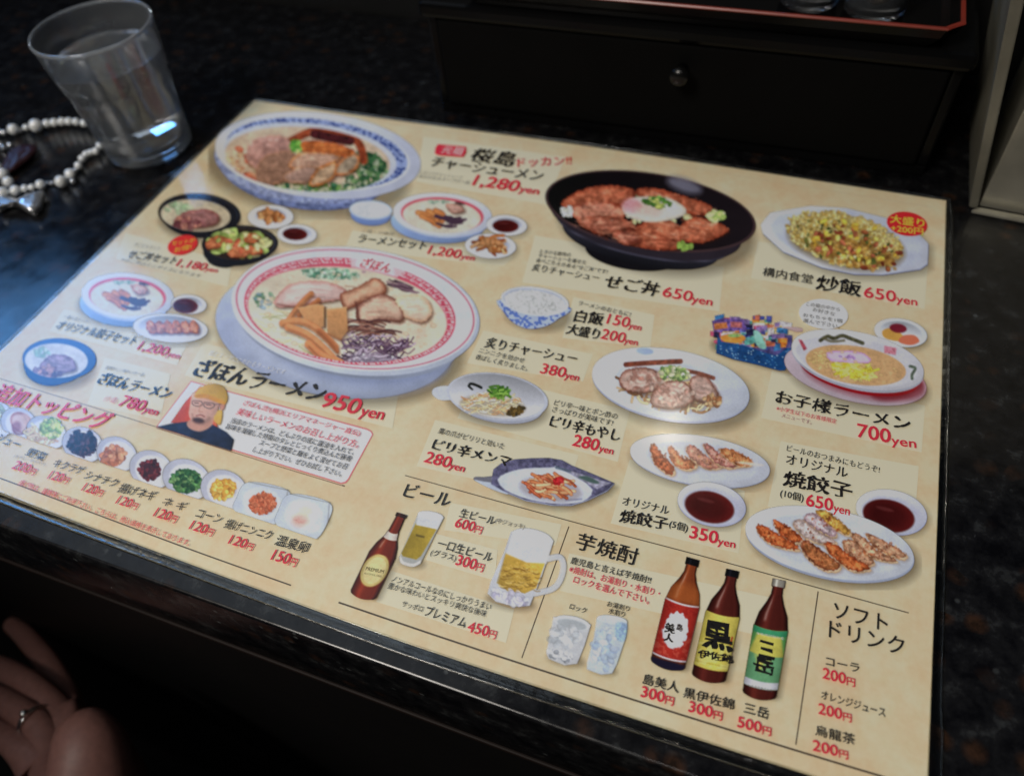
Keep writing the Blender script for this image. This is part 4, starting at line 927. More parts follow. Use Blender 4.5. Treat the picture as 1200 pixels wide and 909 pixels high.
p.poly([(415, 360), (470, 325), (560, 305), (700, 300), (730, 300), (900, 400), (880, 465), (800, 488), (700, 488), (560, 462), (450, 415)], (204, 210, 222), 1, 1.8, tex=(.03, 8)); p.poly([(740, 300), (1000, 382), (930, 412)], (168, 166, 184), .9, 1.5, sm=False, tex=(.3, 4))
p.poly([(835, 350), (880, 345), (940, 375), (930, 385), (880, 372)], (90, 110, 106), 1, 2); p.line([(720, 300), (790, 320)], 14, (84, 96, 110), .8, 2); p.line([(770, 470), (850, 465)], 8, (130, 138, 170), .8, 2)
p.ell(690, 415, 165, 62, 8, (130, 110, 110), .4, 6)
for k in range(64):
    q = p.r.uniform(0, 6.28); r = p.r.uniform(0, 1) ** .5; x, y = 685 + 128 * r * math.cos(q), 398 + 50 * r * math.sin(q); L = p.r.uniform(40, 84); b = p.r.uniform(-.3, .9)
    p.line([(x - L / 2, y - L * b / 2), (x, y + p.r.uniform(-8, 8)), (x + L / 2, y + L * b / 2)], p.r.uniform(13, 20), [(206, 142, 104), (186, 116, 80), (218, 166, 130), (168, 94, 66)][k % 4], 1, 1, hl=.2)
p.scat(735, 372, 26, 14, 0, 12, (7, 12), [(186, 50, 56), (206, 70, 70)]); p.food(690, 400, 165, 66, 8, .34, .3); p.make('side_dish_picture', 'leaf shaped dish of spicy bamboo shoots')
F = (680, 390, 3.367)
p = Pic(F, 20, 30, 710, 400, 43); p.shadow(380, 235, 320, 150, 10, .38, 12); p.ell(357, 210, 314, 140, 10, (168, 174, 194)); p.ell(357, 203, 314, 138, 10, (206, 212, 226), 1, 1.3, grad='dish'); p.ell(352, 205, 215, 92, 10, (194, 200, 216), 1, 4); p.ell(352, 208, 205, 84, 10, (206, 211, 224), 1, 3)
p.ell(255, 72, 34, 14, 5, (150, 170, 220), .8, 2.5); p.ell(360, 225, 200, 70, 12, (120, 100, 90), .45, 8)
p.scat(350, 235, 195, 66, 12, 120, (6, 12), [(200, 170, 130), (160, 120, 80), (130, 96, 66), (214, 200, 160)], kind='strand')
p.line([(180, 125), (280, 118), (395, 112)], 20, (134, 76, 58), 1, 1.5, tex=(.35, 4)); p.line([(420, 150), (470, 160), (525, 178)], 16, (130, 78, 62), 1, 1.4, tex=(.3, 4))
E1 = (116, 66, 52)
slice_(p, [(440, 175), (490, 170), (525, 205), (545, 250), (510, 275), (450, 265), (430, 220)], (186, 156, 146), E1, 5); slice_(p, [(160, 165), (210, 138), (290, 145), (320, 185), (290, 230), (210, 235), (160, 210)], (196, 166, 154), E1, 5)
slice_(p, [(280, 250), (330, 195), (400, 190), (440, 225), (440, 275), (370, 300), (290, 290)], (192, 158, 146), E1, 5); p.scat(250, 190, 80, 40, 0, 50, (4, 9), [(220, 200, 188), (160, 110, 96)], .5); p.scat(370, 245, 80, 45, 0, 50, (4, 9), [(220, 200, 188), (160, 110, 96)], .5)
for cx_, cy_ in [(240, 180), (362, 240), (485, 222)]:
    for k in range(7):
        a_ = p.r.uniform(0, 6.28); R1 = p.r.uniform(14, 42); q = [(cx_ + R1 * math.cos(a_ + t_) * 1.3, cy_ + R1 * math.sin(a_ + t_) * .75) for t_ in (0, .5, 1.0)]
        p.line(q, p.r.uniform(4, 9), [(226, 204, 194), (170, 124, 112)][k % 2], .6, 2.5)
p.scat(375, 160, 62, 26, 4, 100, (5, 9), [(140, 170, 100), (180, 196, 130), (100, 134, 76), (214, 214, 180)]); p.scat(520, 268, 36, 22, 10, 40, (5, 10), [(150, 104, 70), (190, 160, 120)]); p.food(355, 225, 205, 78, 12, .24, .26); p.make('pork_picture', 'oval white plate of sliced grilled pork')
F = (690, 500, 5.217)
def gyoza(p, pts, c=(206, 132, 84), e=(150, 74, 44), skin=(224, 206, 178)):
    a = np.array(pts, float); m = a.mean(0); out = m + (a - m) * 1.14 + np.array([1.0, 2.4]) * p.s
    p.poly(out.tolist(), (130, 104, 88), .35, 4); p.poly((m + (a - m) * 1.06 + np.array([.7, 1.6]) * p.s).tolist(), skin, 1, 1.3, edge=((196, 160, 120), 3), rough=.6); p.poly(pts, c, 1, 1.8, edge=(e, 4), tex=(.4, 4), rough=1.4)
    d = a.max(0) - a.min(0)
    p.scat(m[0], m[1], d[0] * .32, d[1] * .3, math.degrees(math.atan2(d[1], d[0])), 12, (p.s * .5, p.s * 1.5), [(122, 56, 36), (226, 170, 120), (176, 96, 58), (100, 48, 34)], .55)
p = Pic(F, 220, 20, 1150, 400, 44); p.shadow(690, 230, 440, 160, 8, .38, 12); p.ell(680, 214, 430, 150, 9, (168, 174, 192)); p.ell(680, 205, 432, 150, 9, (206, 210, 222), grad='dish'); p.ell(690, 208, 350, 110, 9, (198, 203, 216), 1, 5)
for q, c, e in [([(380, 120), (405, 105), (440, 160), (500, 220), (525, 265), (500, 290), (440, 260), (390, 200)], (196, 116, 76), (134, 66, 44)), ([(490, 120), (520, 130), (560, 180), (640, 210), (655, 240), (600, 262), (540, 240), (500, 190)], (206, 138, 98), (150, 84, 58)),
              ([(595, 130), (640, 115), (720, 180), (800, 225), (800, 250), (720, 250), (640, 205)], (214, 160, 140), (160, 100, 90)), ([(700, 110), (740, 110), (810, 170), (920, 215), (910, 240), (840, 248), (760, 205)], (212, 156, 142), (156, 90, 88)), ([(800, 130), (880, 140), (980, 190), (990, 225), (940, 240), (880, 215), (830, 180)], (206, 146, 100), (160, 92, 56))]: gyoza(p, q, c, e)
p.poly([(900, 215), (990, 235), (1070, 235), (1000, 220)], (222, 212, 200), .9, 3); p.food(690, 190, 320, 95, 9, .34, .3); p.make('gyoza_picture', 'oval plate of five gyoza')
p = Pic(F, 530, 320, 980, 640, 45); p.shadow(760, 490, 215, 135, 12, .35, 10); p.ell(752, 475, 212, 132, 12, (178, 182, 206)); p.ell(750, 468, 208, 126, 12, (206, 208, 224), grad='dish'); p.ell(745, 480, 175, 108, 12, (190, 192, 212), 1, 5); sauce(p, 738, 490, 150, 92, 14, (96, 32, 34)); p.make('sauce_picture', 'round dish of dark sauce below the five gyoza plate')
F = (860, 510, 4.546)
p = Pic(F, 630, 270, 1060, 550, 46); p.shadow(850, 425, 195, 120, 12, .32, 10); p.ell(842, 412, 190, 118, 12, (180, 184, 208)); p.ell(838, 405, 190, 114, 12, (206, 208, 224), grad='dish'); p.ell(830, 415, 155, 92, 12, (190, 192, 212), 1, 5); sauce(p, 825, 428, 137, 82, 14, (92, 30, 32)); p.make('sauce_picture', 'round dish of dark sauce above the ten gyoza plate')
p = Pic(F, 30, 370, 1000, 820, 47); p.shadow(535, 610, 465, 190, 12, .4, 12); p.ell(512, 585, 458, 182, 12, (160, 168, 188)); p.ell(510, 573, 457, 180, 12, (208, 213, 224), grad='dish'); p.ell(510, 578, 390, 140, 12, (200, 206, 218), 1, 6)
C1 = ((206, 118, 70), (140, 66, 40)); C2 = ((204, 160, 130), (146, 96, 70))
for q, c in [([(440, 400), (490, 400), (560, 450), (620, 510), (600, 530), (540, 500), (470, 450)], ((206, 164, 84), (150, 110, 60))), ([(385, 420), (430, 415), (500, 470), (545, 520), (520, 540), (440, 500), (380, 460)], ((206, 186, 190), (150, 120, 130))), ([(320, 460), (370, 450), (430, 500), (540, 560), (500, 580), (410, 560), (340, 510)], ((206, 190, 186), (156, 130, 120))),
             ([(212, 450), (250, 460), (310, 500), (362, 545), (350, 570), (290, 560), (230, 500)], C1), ([(122, 480), (160, 480), (230, 520), (320, 575), (345, 605), (290, 605), (200, 580), (140, 530)], C1),
             ([(705, 520), (760, 540), (850, 590), (915, 630), (900, 655), (840, 640), (750, 590)], C2), ([(630, 520), (690, 540), (760, 610), (860, 660), (830, 670), (740, 650), (650, 580)], C2), ([(585, 560), (640, 560), (700, 620), (745, 670), (720, 690), (650, 670), (590, 610)], C2),
             ([(480, 575), (540, 580), (620, 640), (720, 700), (690, 720), (620, 715), (530, 650)], C1), ([(360, 570), (400, 565), (480, 620), (560, 680), (550, 715), (480, 715), (400, 660), (365, 610)], ((176, 116, 76), (110, 60, 44)))]: gyoza(p, q, *c)
p.food(515, 560, 410, 165, 12, .34, .3); p.make('gyoza_picture', 'large oval plate of ten gyoza at the right of the sheet')
# toy box, jelly, child bowl
F = (820, 370, 6.667)
p = Pic(F, 70, -40, 800, 470, 48); p.poly([(140, 290), (640, 440), (700, 420), (690, 250), (150, 180)], (110, 96, 80), .4, 8)
TC = [(84, 92, 160), (206, 120, 90), (140, 120, 170), (70, 130, 180), (196, 90, 120), (230, 190, 110), (100, 170, 160), (50, 50, 80), (214, 206, 210), (230, 140, 60)]
p.poly([(150, 150), (720, 150), (725, 230), (690, 300), (660, 330), (400, 270), (150, 220)], (90, 84, 130), 1, 2, sm=False, tex=(.4, 4))
for k in range(95):
    x, y = p.r.uniform(130, 700), p.r.uniform(0, 250)
    if y < (130 - x) * .3 + 0 or (x > 560 and y < 30): continue
    w_, h_ = p.r.uniform(16, 52), p.r.uniform(10, 28); t_ = p.r.uniform(-.5, .6)
    p.poly([(x - w_, y - h_ - w_ * t_ * .4), (x + w_, y - h_ + w_ * t_ * .4), (x + w_ * .9, y + h_ + w_ * t_ * .4), (x - w_, y + h_ - w_ * t_ * .4)], TC[p.r.integers(10)], .95, 1.4, sm=False, tex=(.35, 3))
p.poly([(95, 40), (170, 20), (340, 30), (370, 110), (240, 120), (110, 125)], (120, 96, 160), 1, 1.6, sm=False, tex=(.4, 3)); p.poly([(110, 60), (210, 50), (220, 95), (115, 110)], (206, 130, 80), 1, 1.6, sm=False, tex=(.3, 3)); p.poly([(240, 45), (330, 50), (330, 95), (240, 90)], (180, 110, 110), 1, 1.6, sm=False, tex=(.3, 3))
p.poly([(165, 160), (260, 140), (350, 160), (340, 200), (230, 215), (180, 195)], (222, 150, 70), 1, 1.6); p.ell(270, 155, 50, 14, 0, (150, 190, 120), 1, 2); p.poly([(420, 120), (470, 130), (520, 240), (490, 260), (440, 220)], (150, 206, 190), 1, 2)
p.poly([(660, 85), (760, 90), (830, 110), (760, 125), (680, 100)], (196, 170, 170), .9, 2)
p.poly([(140, 150), (170, 200), (330, 225), (520, 290), (600, 310), (680, 250), (735, 250), (668, 425), (620, 428), (440, 380), (260, 340), (128, 292)], (40, 86, 136), 1, 1.4, sm=False, tex=(.12, 5))
for k in range(70):
    x, y = p.r.uniform(140, 665), p.r.uniform(220, 420)
    if y < 215 + (x - 140) * .18 or y > 300 + (x - 140) * .24: continue
    p.ell(x, y, 6, 5, 0, [(150, 190, 220), (200, 220, 230), (90, 150, 190)][k % 3], .8, 1)
p.food(420, 200, 360, 180, 12, .3, .3); p.make('toy_box_picture', 'blue dotted box full of small toys')
F13 = (820, 330, 4.138)
p = Pic(F13, 830, 165, 1130, 345, 49); dish(p, 975, 248, 130, 68, 10, (206, 212, 222), (214, 218, 226), .8); p.poly([(885, 240), (930, 225), (985, 260), (975, 290), (900, 275)], (206, 160, 84), 1, 1.6); p.poly([(985, 262), (1040, 260), (1065, 290), (1020, 308), (965, 292)], (222, 120, 92), 1, 1.6); p.ell(962, 226, 42, 22, 8, (130, 44, 62), 1, 1.8); p.make('jelly_picture', 'small glass dish of three coloured jellies')
p = Pic(F13, 390, 205, 1130, 640, 50); p.shadow(770, 480, 350, 135, 12, .35, 11); p.ell(755, 450, 352, 132, 13, (196, 180, 190), 1, 1.5, grad=lambda u, v: -.08 * v); p.ell(800, 470, 300, 92, 12, (150, 90, 100), .9, 8); p.ell(960, 520, 130, 50, -12, (130, 50, 60), .8, 6)
p.ell(770, 430, 300, 110, 13, (150, 28, 40)); p.ell(766, 392, 326, 132, 13, (170, 172, 184)); p.ell(766, 378, 328, 132, 13, (208, 208, 216), 1, 1.3, grad='dish'); p.ell(760, 385, 300, 110, 12, (200, 200, 208), 1, 3)
p.ell(757, 405, 246, 92, 9, (206, 168, 124), 1, 1.6, tex=(.06, 5)); p.clipell(757, 405, 246, 92, 9)
p.scat(600, 380, 80, 40, 0, 50, (5, 8), [(220, 190, 130), (206, 176, 120)], .6, kind='strand'); p.scat(780, 440, 60, 40, 10, 40, (5, 8), [(214, 206, 130), (206, 190, 120)], .8, kind='strand')
p.scat(745, 425, 95, 36, 12, 130, (7, 13), [(226, 214, 80), (214, 196, 66), (236, 228, 120)], .95, kind='strand'); p.poly([(610, 355), (640, 338), (730, 335), (800, 350), (830, 380), (800, 396), (700, 390), (640, 385)], (214, 196, 226), 1, 1.5, edge=((196, 150, 206), 3), rough=.6); p.scat(715, 365, 40, 10, 5, 14, (4, 8), [(186, 150, 206)], .6); p.oil(757, 405, 230, 80, 9, 40); p.food(757, 405, 240, 90, 9, .14, .12); p.clip = None
for q in [[(585, 285), (620, 265), (650, 275), (690, 262), (730, 275), (790, 298)]]: p.line(q, 18, (86, 84, 62), .95, 1.5, tex=(.4, 3)); p.line([(600, 272), (640, 290), (700, 285)], 12, (110, 104, 80), .8, 1.5)
p.line([(1020, 410), (1045, 420), (1030, 450), (1030, 470)], 14, (86, 100, 84), .9, 1.5, tex=(.3, 3)); p.poly([(478, 280), (495, 282), (520, 325), (505, 335)], (176, 74, 88), .9, 1.5, sm=False, tex=(.4, 2)); p.poly([(895, 310), (955, 322), (950, 355), (895, 345)], (206, 120, 136), .85, 1.5, sm=False, tex=(.4, 2)); p.make('ramen_picture', 'childrens bowl of ramen with a fish cake slice on a red shaded saucer')

# portrait in the text box
F = (160, 420, 4)
p = Pic(F, 80, 100, 470, 445, 51)
p.poly([(160, 300), (230, 200), (300, 130), (350, 200), (380, 320), (300, 320)], (206, 92, 66), 1, 1.6, sm=False, grad=lambda X, Y: .0015 * (X - 250)); p.poly([(350, 270), (400, 240), (390, 310)], (206, 170, 90), 1, 2)
p.poly([(92, 320), (160, 305), (240, 295), (350, 305), (420, 345), (455, 380), (442, 432), (330, 398), (200, 352)], (40, 52, 76), 1, 1.6, sm=False, tex=(.3, 10))
p.poly([(245, 290), (350, 260), (355, 310), (300, 342), (245, 325)], (196, 150, 132), 1, 2); p.poly([(258, 180), (270, 160), (380, 175), (385, 230), (360, 275), (320, 305), (270, 300), (245, 265), (250, 220)], (210, 168, 152), 1, 1.8, tex=(.05, 8), grad=lambda X, Y: -.0016 * (X - 300) - .0008 * (Y - 230)); p.ell(402, 222, 12, 20, 10, (190, 140, 124), 1, 1.6)
p.poly([(275, 170), (300, 135), (360, 118), (410, 135), (428, 180), (415, 212), (390, 200), (330, 172)], (206, 168, 84), 1, 1.8, grad=lambda X, Y: -.0016 * (X - 330) + .0012 * (Y - 160)); p.poly([(275, 170), (330, 168), (410, 200), (405, 215), (330, 188), (280, 184)], (206, 150, 70), 1, 2)
for q in [[(262, 198), (300, 200), (308, 214), (292, 224), (264, 216)], [(318, 205), (362, 212), (360, 228), (338, 234), (316, 222)]]: p.line(q + [q[0]], 4, (84, 68, 68), .8, 1.4)
p.line([(362, 214), (398, 214)], 4, (110, 90, 90), .7); p.line([(272, 208), (290, 209)], 4, (70, 50, 50), .9); p.line([(326, 215), (348, 218)], 4, (70, 50, 50), .9); p.line([(300, 215), (293, 245), (308, 250)], 4, (176, 124, 106), .8, 2); p.line([(280, 268), (300, 264), (318, 272)], 6, (150, 90, 84), .9, 1.6); p.ell(290, 290, 28, 13, 10, (66, 48, 46), .9, 3); p.line([(262, 262), (272, 296), (310, 304), (340, 280)], 9, (120, 84, 74), .45, 4); p.food(310, 230, 90, 90, 0, .10, .08); p.make('portrait_picture', 'portrait of a person in a yellow beanie and glasses in the white text box')

# bottles and glasses
def axes(p, base, top, sl):
    up = np.array(top, float) - base; w_ = np.array([1, sl]); Mx = np.linalg.inv(np.array([w_, up]).T)
    return lambda X, Y: (Mx[0, 0] * (X - base[0]) + Mx[0, 1] * (Y - base[1]), Mx[1, 0] * (X - base[0]) + Mx[1, 1] * (Y - base[1]))
def bottle(p, base, top, sl, prof, body, label, cap, neck=None):
    fn = axes(p, base, top, sl); U, V = fn(p.X, p.Y); hs = np.interp(V, [a for a, b in prof], [b for a, b in prof]); W = (slice(None), slice(None))
    cur = V - .035 * (1 - np.clip(np.abs(U) / np.maximum(hs, 1), 0, 1) ** 2) * -1
    m = np.clip((hs - np.abs(U)) / p.s / 1.2 + .5, 0, 1) * np.clip((cur) * 150 + .5, 0, 1) * np.clip((1 - V) * 200 + .5, 0, 1)
    x = U / np.maximum(hs, 1)
    p.put(W, np.clip((hs + 5 * p.s - np.abs(U - 4 * p.s)) / p.s / 8, 0, 1) * np.clip((V + .03) * 25, 0, 1) * np.clip((.5 - V) * 6, 0, 1) * .35, (100, 86, 70))
    p.put(W, m, body, None, lambda X, Y: .25 * np.exp(-((x + .35) / .22) ** 2) - .5 * np.abs(x) ** 3 + .15 * np.exp(-((x - .7) / .12) ** 2))
    for (v0, v1, col, mm) in label:
        k = np.clip((V - v0 + .02 * (1 - x * x)) * 120 + .5, 0, 1) * np.clip((v1 - V - .02 * (1 - x * x)) * 120 + .5, 0, 1)
        if mm is not None: k = k * mm(x, V, U)
        p.put(W, m * k, col, (.05, 4), lambda X, Y: .04 - .28 * np.abs(x) ** 3)
    k = np.clip((V - cap[0]) * 150, 0, 1); p.put(W, m * k, cap[1], None, lambda X, Y: .5 * np.exp(-((x + .3) / .2) ** 2) - .3 * np.abs(x) ** 3)
    sp_ = np.exp(-((x + .45) / .10) ** 2) * np.clip((V - cap[2]) * 30, 0, 1) * np.clip((cap[3] - V) * 12, 0, 1); p.put(W, m * sp_ * .45, (220, 200, 190))
    return U, V, x, m
FB = (740, 640, 4.785); PR1 = [(0, 88), (.02, 95), (.58, 96), (.70, 80), (.80, 48), (.87, 32), (.93, 30), (.935, 36), (1, 36)]
blot = lambda x, V, U: np.clip((1 - np.hypot((x + .02) / .74, (V - .33) / .175) + .10 * (vnoise(x * 6, V * 40, 4) - .5) * 2) * 14, 0, 1)
p = Pic(FB, 60, 40, 400, 750, 52, .8)
U, V, x, m = bottle(p, (200, 668), (345, 68), .28, PR1, (134, 72, 42), [(.075, .60, (214, 206, 214), None), (.09, .585, (170, 58, 48), None), (.50, .57, (150, 44, 40), lambda x, V, U: (vnoise(x * 9, V * 60, 3) > .5) * .6), (0, .7, (206, 210, 222), blot), (.10, .30, (196, 100, 84), lambda x, V, U: (vnoise(x * 7, V * 50, 8) > .6) * .5 * (1 - blot(x, V, U)))], (.935, (26, 28, 32), .60, .90))
p.put((slice(None), slice(None)), m * np.clip((V - .58) * 30, 0, 1) * np.clip((.80 - V) * 14, 0, 1) * .6, (176, 104, 54), None, None)
p.put((slice(None), slice(None)), m * np.clip((.06 - V) * 40, 0, 1), (44, 40, 60)); p.make('bottle_picture', 'brown liquor bottle with a red and white label')
p = Pic(FB, 300, 110, 640, 820, 53, .8)
bottle(p, (430, 740), (568, 132), .22, PR1, (90, 44, 38), [(.10, .60, (206, 192, 96), None), (.10, .17, (170, 150, 70), lambda x, V, U: (np.abs(V - .135) < .004) * .7), (.12, .34, (226, 218, 150), lambda x, V, U: (vnoise(x * 5, V * 30, 6) > .55) * .45), (.34, .42, (196, 60, 50), lambda x, V, U: np.clip((.06 - np.abs(x - .82)) * 30, 0, 1))], (.935, (28, 28, 34), .62, .88)); p.make('bottle_picture', 'dark brown liquor bottle with a yellow label')
p = Pic(FB, 580, 165, 920, 910, 54, .8)
tri = lambda x, V, U: np.clip((.10 + .30 * np.abs(x + .2) ** 1.5 - (V - .13) * .6 + .1 * (vnoise(x * 3, V * 12, 5) - .5)) * 10, 0, 1)
bottle(p, (715, 836), (828, 186), .20, PR1, (90, 44, 38), [(.08, .585, (196, 190, 96), None), (.08, .36, (110, 160, 120), tri), (.30, .585, (104, 160, 96), lambda x, V, U: np.clip((np.abs(x) - .66) * 6 + (V - .50) * 12, 0, 1)), (.08, .14, (206, 206, 214), None), (.535, .585, (70, 150, 110), None)], (.935, (150, 146, 136), .62, .88)); p.make('bottle_picture', 'dark brown liquor bottle with a green and yellow label')
FC = (390, 550, 4.138)
p = Pic(FC, 60, 195, 380, 665, 55, .8)
bottle(p, (143, 612), (335, 214), .30, [(0, 56), (.03, 62), (.50, 63), (.62, 50), (.72, 30), (.80, 24), (.955, 21), (.96, 25), (1, 25)], (120, 50, 26),
       [(.10, .52, (196, 178, 116), lambda x, V, U: np.clip((1 - np.hypot(x / 1.0, (V - .31) / .205)) * 9, 0, 1)), (.13, .49, (214, 200, 150), lambda x, V, U: np.clip((1 - np.hypot(x / .80, (V - .31) / .17)) * 9, 0, 1) * .8), (.70, .78, (206, 196, 186), None)], (.955, (60, 36, 30), .55, .72)); p.make('bottle_picture', 'brown beer bottle with a pale gold label')
p = Pic(FC, 300, 180, 560, 500, 56, .8); G1 = (206, 206, 206)
p.shadow(380, 450, 70, 30, 10, .3, 6); p.poly([(412, 215), (538, 232), (425, 455), (390, 470), (330, 450), (322, 425)], (176, 178, 176), .9, 1.6, sm=False); p.poly([(402, 262), (506, 285), (428, 418), (405, 436), (340, 420), (332, 405)], (166, 144, 56), 1, 1.6, sm=False, grad=lambda X, Y: .0014 * (X - 410), tex=(.08, 6)); p.poly([(414, 215), (534, 235), (506, 290), (404, 268)], (204, 206, 210), 1, 1.6, sm=False, tex=(.04, 5)); p.ell(474, 222, 62, 20, 9, (214, 216, 222), 1, 1.6); p.poly([(404, 312), (445, 322), (443, 332), (402, 322)], (90, 80, 40), .7, 1.5, sm=False)
p.poly([(328, 420), (345, 445), (390, 455), (425, 440), (420, 458), (385, 472), (330, 455)], (210, 208, 204), .9, 1.6); p.make('glass_picture', 'tall small glass of beer')
p = Pic(FC, 720, 265, 1160, 700, 57, .8); p.shadow(860, 640, 120, 40, 10, .35, 8)
p.line([(1045, 432), (1100, 425), (1118, 470), (1100, 540), (1060, 580), (980, 600)], 30, (206, 208, 214), .85, 1.6, hl=.08); p.line([(1045, 432), (1100, 425), (1118, 470), (1100, 540), (1060, 580), (980, 600)], 8, (176, 180, 190), .6, 3)
p.poly([(866, 300), (1070, 345), (1012, 520), (955, 660), (880, 664), (790, 640), (750, 600), (765, 545), (830, 400)], (196, 198, 204), 1, 1.6, sm=False); p.poly([(838, 400), (1030, 450), (985, 575), (930, 600), (850, 590), (795, 548)], (196, 162, 72), 1, 1.6, sm=False, grad=lambda X, Y: .0010 * (X - 900) - .0006 * (Y - 500))
for k in range(60): x_, y_ = p.r.uniform(815, 1000), p.r.uniform(455, 590); p.line([(x_ - 14, y_), (x_, y_ + 6), (x_ + 14, y_ + 3)], 6, [(120, 86, 30), (222, 196, 120)][k % 2], .45, 1.3)
p.poly([(864, 305), (1068, 345), (1036, 455), (940, 450), (836, 405)], (206, 208, 214), 1, 2.5, sm=False, tex=(.04, 6)); p.ell(967, 330, 102, 42, 12, (216, 218, 224), 1, 1.6); p.line([(866, 310), (838, 400), (800, 545)], 5, (168, 170, 176), .7, 1.6)
p.scat(855, 615, 100, 34, 16, 60, (6, 14), [(220, 222, 232), (170, 166, 190), (200, 196, 214)], .6); p.food(900, 520, 120, 90, 12, .2, .25); p.make('mug_picture', 'large handled mug of beer with foam')
FG = (610, 610, 3.497)
p = Pic(FG, 80, 365, 470, 660, 58, .8); p.shadow(185, 570, 80, 28, 10, .3, 7)
p.poly([(135, 392), (288, 425), (262, 510), (232, 585), (180, 592), (115, 565), (105, 540), (120, 470)], (198, 200, 204), .95, 1.6, sm=False, tex=(.06, 6)); p.ell(212, 418, 74, 28, 12, (212, 214, 218), 1, 1.6); p.ell(210, 424, 62, 20, 12, (168, 174, 178), .8, 2.5); p.scat(185, 475, 62, 42, 12, 40, (8, 18), [(216, 218, 222), (176, 182, 188)], .45); p.scat(170, 555, 62, 20, 14, 40, (5, 10), [(224, 226, 230), (140, 144, 150), (190, 192, 200)], .7)
p.make('glass_picture', 'short glass of ice under the rock lettering')
p = Pic(FG, 255, 375, 460, 650, 59, .8); p.shadow(335, 610, 60, 24, 10, .3, 7)
p.poly([(312, 398), (437, 415), (430, 480), (395, 585), (375, 625), (330, 630), (272, 608), (272, 580), (300, 480)], (196, 206, 218), .95, 1.6, sm=False, tex=(.08, 6)); p.ell(375, 405, 62, 18, 8, (206, 212, 220), 1, 1.6); p.scat(345, 520, 50, 90, 10, 70, (5, 14), [(216, 222, 230), (160, 178, 206), (190, 204, 220)], .5); p.poly([(392, 420), (436, 425), (425, 490), (392, 480)], (130, 168, 216), .55, 3, tex=(.4, 3)); p.make('glass_picture', 'tall frosted glass with a blue pattern')
bpy.data.objects.remove(to)

# ------------------------------------------------------------------ the water glass
GC = (-.0365, .2335)
glass = thing('water_glass', 'clear tumbler of water standing beyond the left corner of the menu', 'glass', (GC[0], GC[1], 0))
gp = [(0, .0004), (.020, .0004), (.0235, .0002), (.0252, .0010), (.0261, .0030), (.0264, .010), (.0275, .028), (.0288, .044), (.0296, .0475), (.0303, .0500), (.0310, .054), (.0320, .062), (.0331, .0735), (.0333, .0745),
      (.0330, .0752), (.0324, .0752), (.0321, .0745), (.0318, .0735), (.0306, .062), (.0286, .045), (.0268, .030), (.0250, .013), (.0236, .0098), (.018, .0082), (0, .0078)]
body = bm_obj('glass_body', lathe(gp, 96), mat_glass('clear_glass', 1.5, .05, .006), glass, True)
wl = .0590
wp = [(0, .0079), (.018, .0083), (.0237, .0099), (.0251, .013), (.0269, .030), (.0287, .045), (.0302, wl), (.0303, wl + .0008), (.0296, wl + .0001), (.026, wl - .0001), (0, wl - .0001)]
bm_obj('water', lathe(wp, 96), mat_glass('still_water', 1.33, .05), glass, True)

HZ = mat_glass('highlight_haze_rim', 1.5, .20, .03)  # pale diffuse haze imitating lamp highlights along the rim
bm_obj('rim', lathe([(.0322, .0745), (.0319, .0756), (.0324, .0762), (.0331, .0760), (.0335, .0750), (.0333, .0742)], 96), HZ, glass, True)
bm_obj('foot', lathe([(0, .0014), (.019, .0014), (.0236, .0022), (.0246, .0040), (.0240, .0064), (.019, .0070), (0, .0068)], 96), mat_glass('highlight_haze_foot', 1.38, .10, .08), glass, True)  # hazed inner disc imitating lamp light gathered in the thick base

# ------------------------------------------------------------------ the bead bracelet
PEARL = simple('silver_pearl', (.88, .90, .88), .16, .1, .12, scale=300)
SILV = simple('brushed_silver', (.78, .79, .80), .28, .8, .1, bump=.4, scale=400)
br = thing('bead_bracelet', 'bracelet of silver and pearl beads with a bow charm lying beside the water glass', 'bracelet', tuple(at(45, 190)))
def bpx(x, y): return x / 6.493, 120 + y / 6.493
RW3 = [(-60, 210, 30), (-20, 225, 26), (28, 232, 20), (100, 206, 38), (150, 214, 18), (197, 192, 22), (272, 178, 45), (330, 168, 16), (357, 162, 29), (413, 155, 29), (472, 148, 29), (525, 146, 28), (580, 150, 27), (640, 160, 27), (700, 180, 27), (745, 225, 27), (765, 275, 27), (760, 330, 27), (728, 372, 26), (688, 384, 24), (655, 398, 26), (625, 428, 26), (597, 482, 28), (572, 520, 18), (535, 546, 38), (553, 600, 20), (497, 582, 16), (463, 602, 42), (395, 615, 15), (362, 615, 14),
       (308, 626, 34), (243, 648, 24), (190, 657, 28), (118, 672, 37), (62, 606, 38), (22, 545, 40), (-20, 500, 38), (-60, 450, 34), (-85, 390, 30), (-95, 330, 30), (-88, 270, 30), (0, 320, 20), (75, 326, 19), (25, 345, 18), (22, 690, 42), (-30, 700, 40)]
ico = {}
def bead_mesh(k):
    if k not in ico:
        bm = bmesh.new(); bmesh.ops.create_icosphere(bm, subdivisions=3, radius=1)
        if k == 1:
            for v in bm.verts:
                a = math.atan2(v.co.y, v.co.x); v.co *= 1 + .05 * math.cos(8 * a)
        me = bpy.data.meshes.new('bead'); bm.to_mesh(me); bm.free(); me.polygons.foreach_set('use_smooth', [True] * len(me.polygons)); me.materials.append([PEARL, SILV][k]); ico[k] = me
    return ico[k]
base_inv = Matrix.Translation(-Vector(br.location))
prev = None; string = []
for i, (x, y, r) in enumerate(RW3):
    u, v = bpx(x, y); P = at(u, v, .003)
    dist = (RW @ P + TW)[2]; R_ = 1.08 * r / 6.493 * dist / FPX
    P = at(u, v, R_)
    o = bpy.data.objects.new('bead', bead_mesh(1 if r < 22 else 0)); COL.objects.link(o); o.parent = br
    o.location = Vector(P) - Vector(br.location); o.scale = (R_, R_, R_); o.rotation_euler = (i * .7, i, i * 1.3)
    if i < 41: string.append(P)
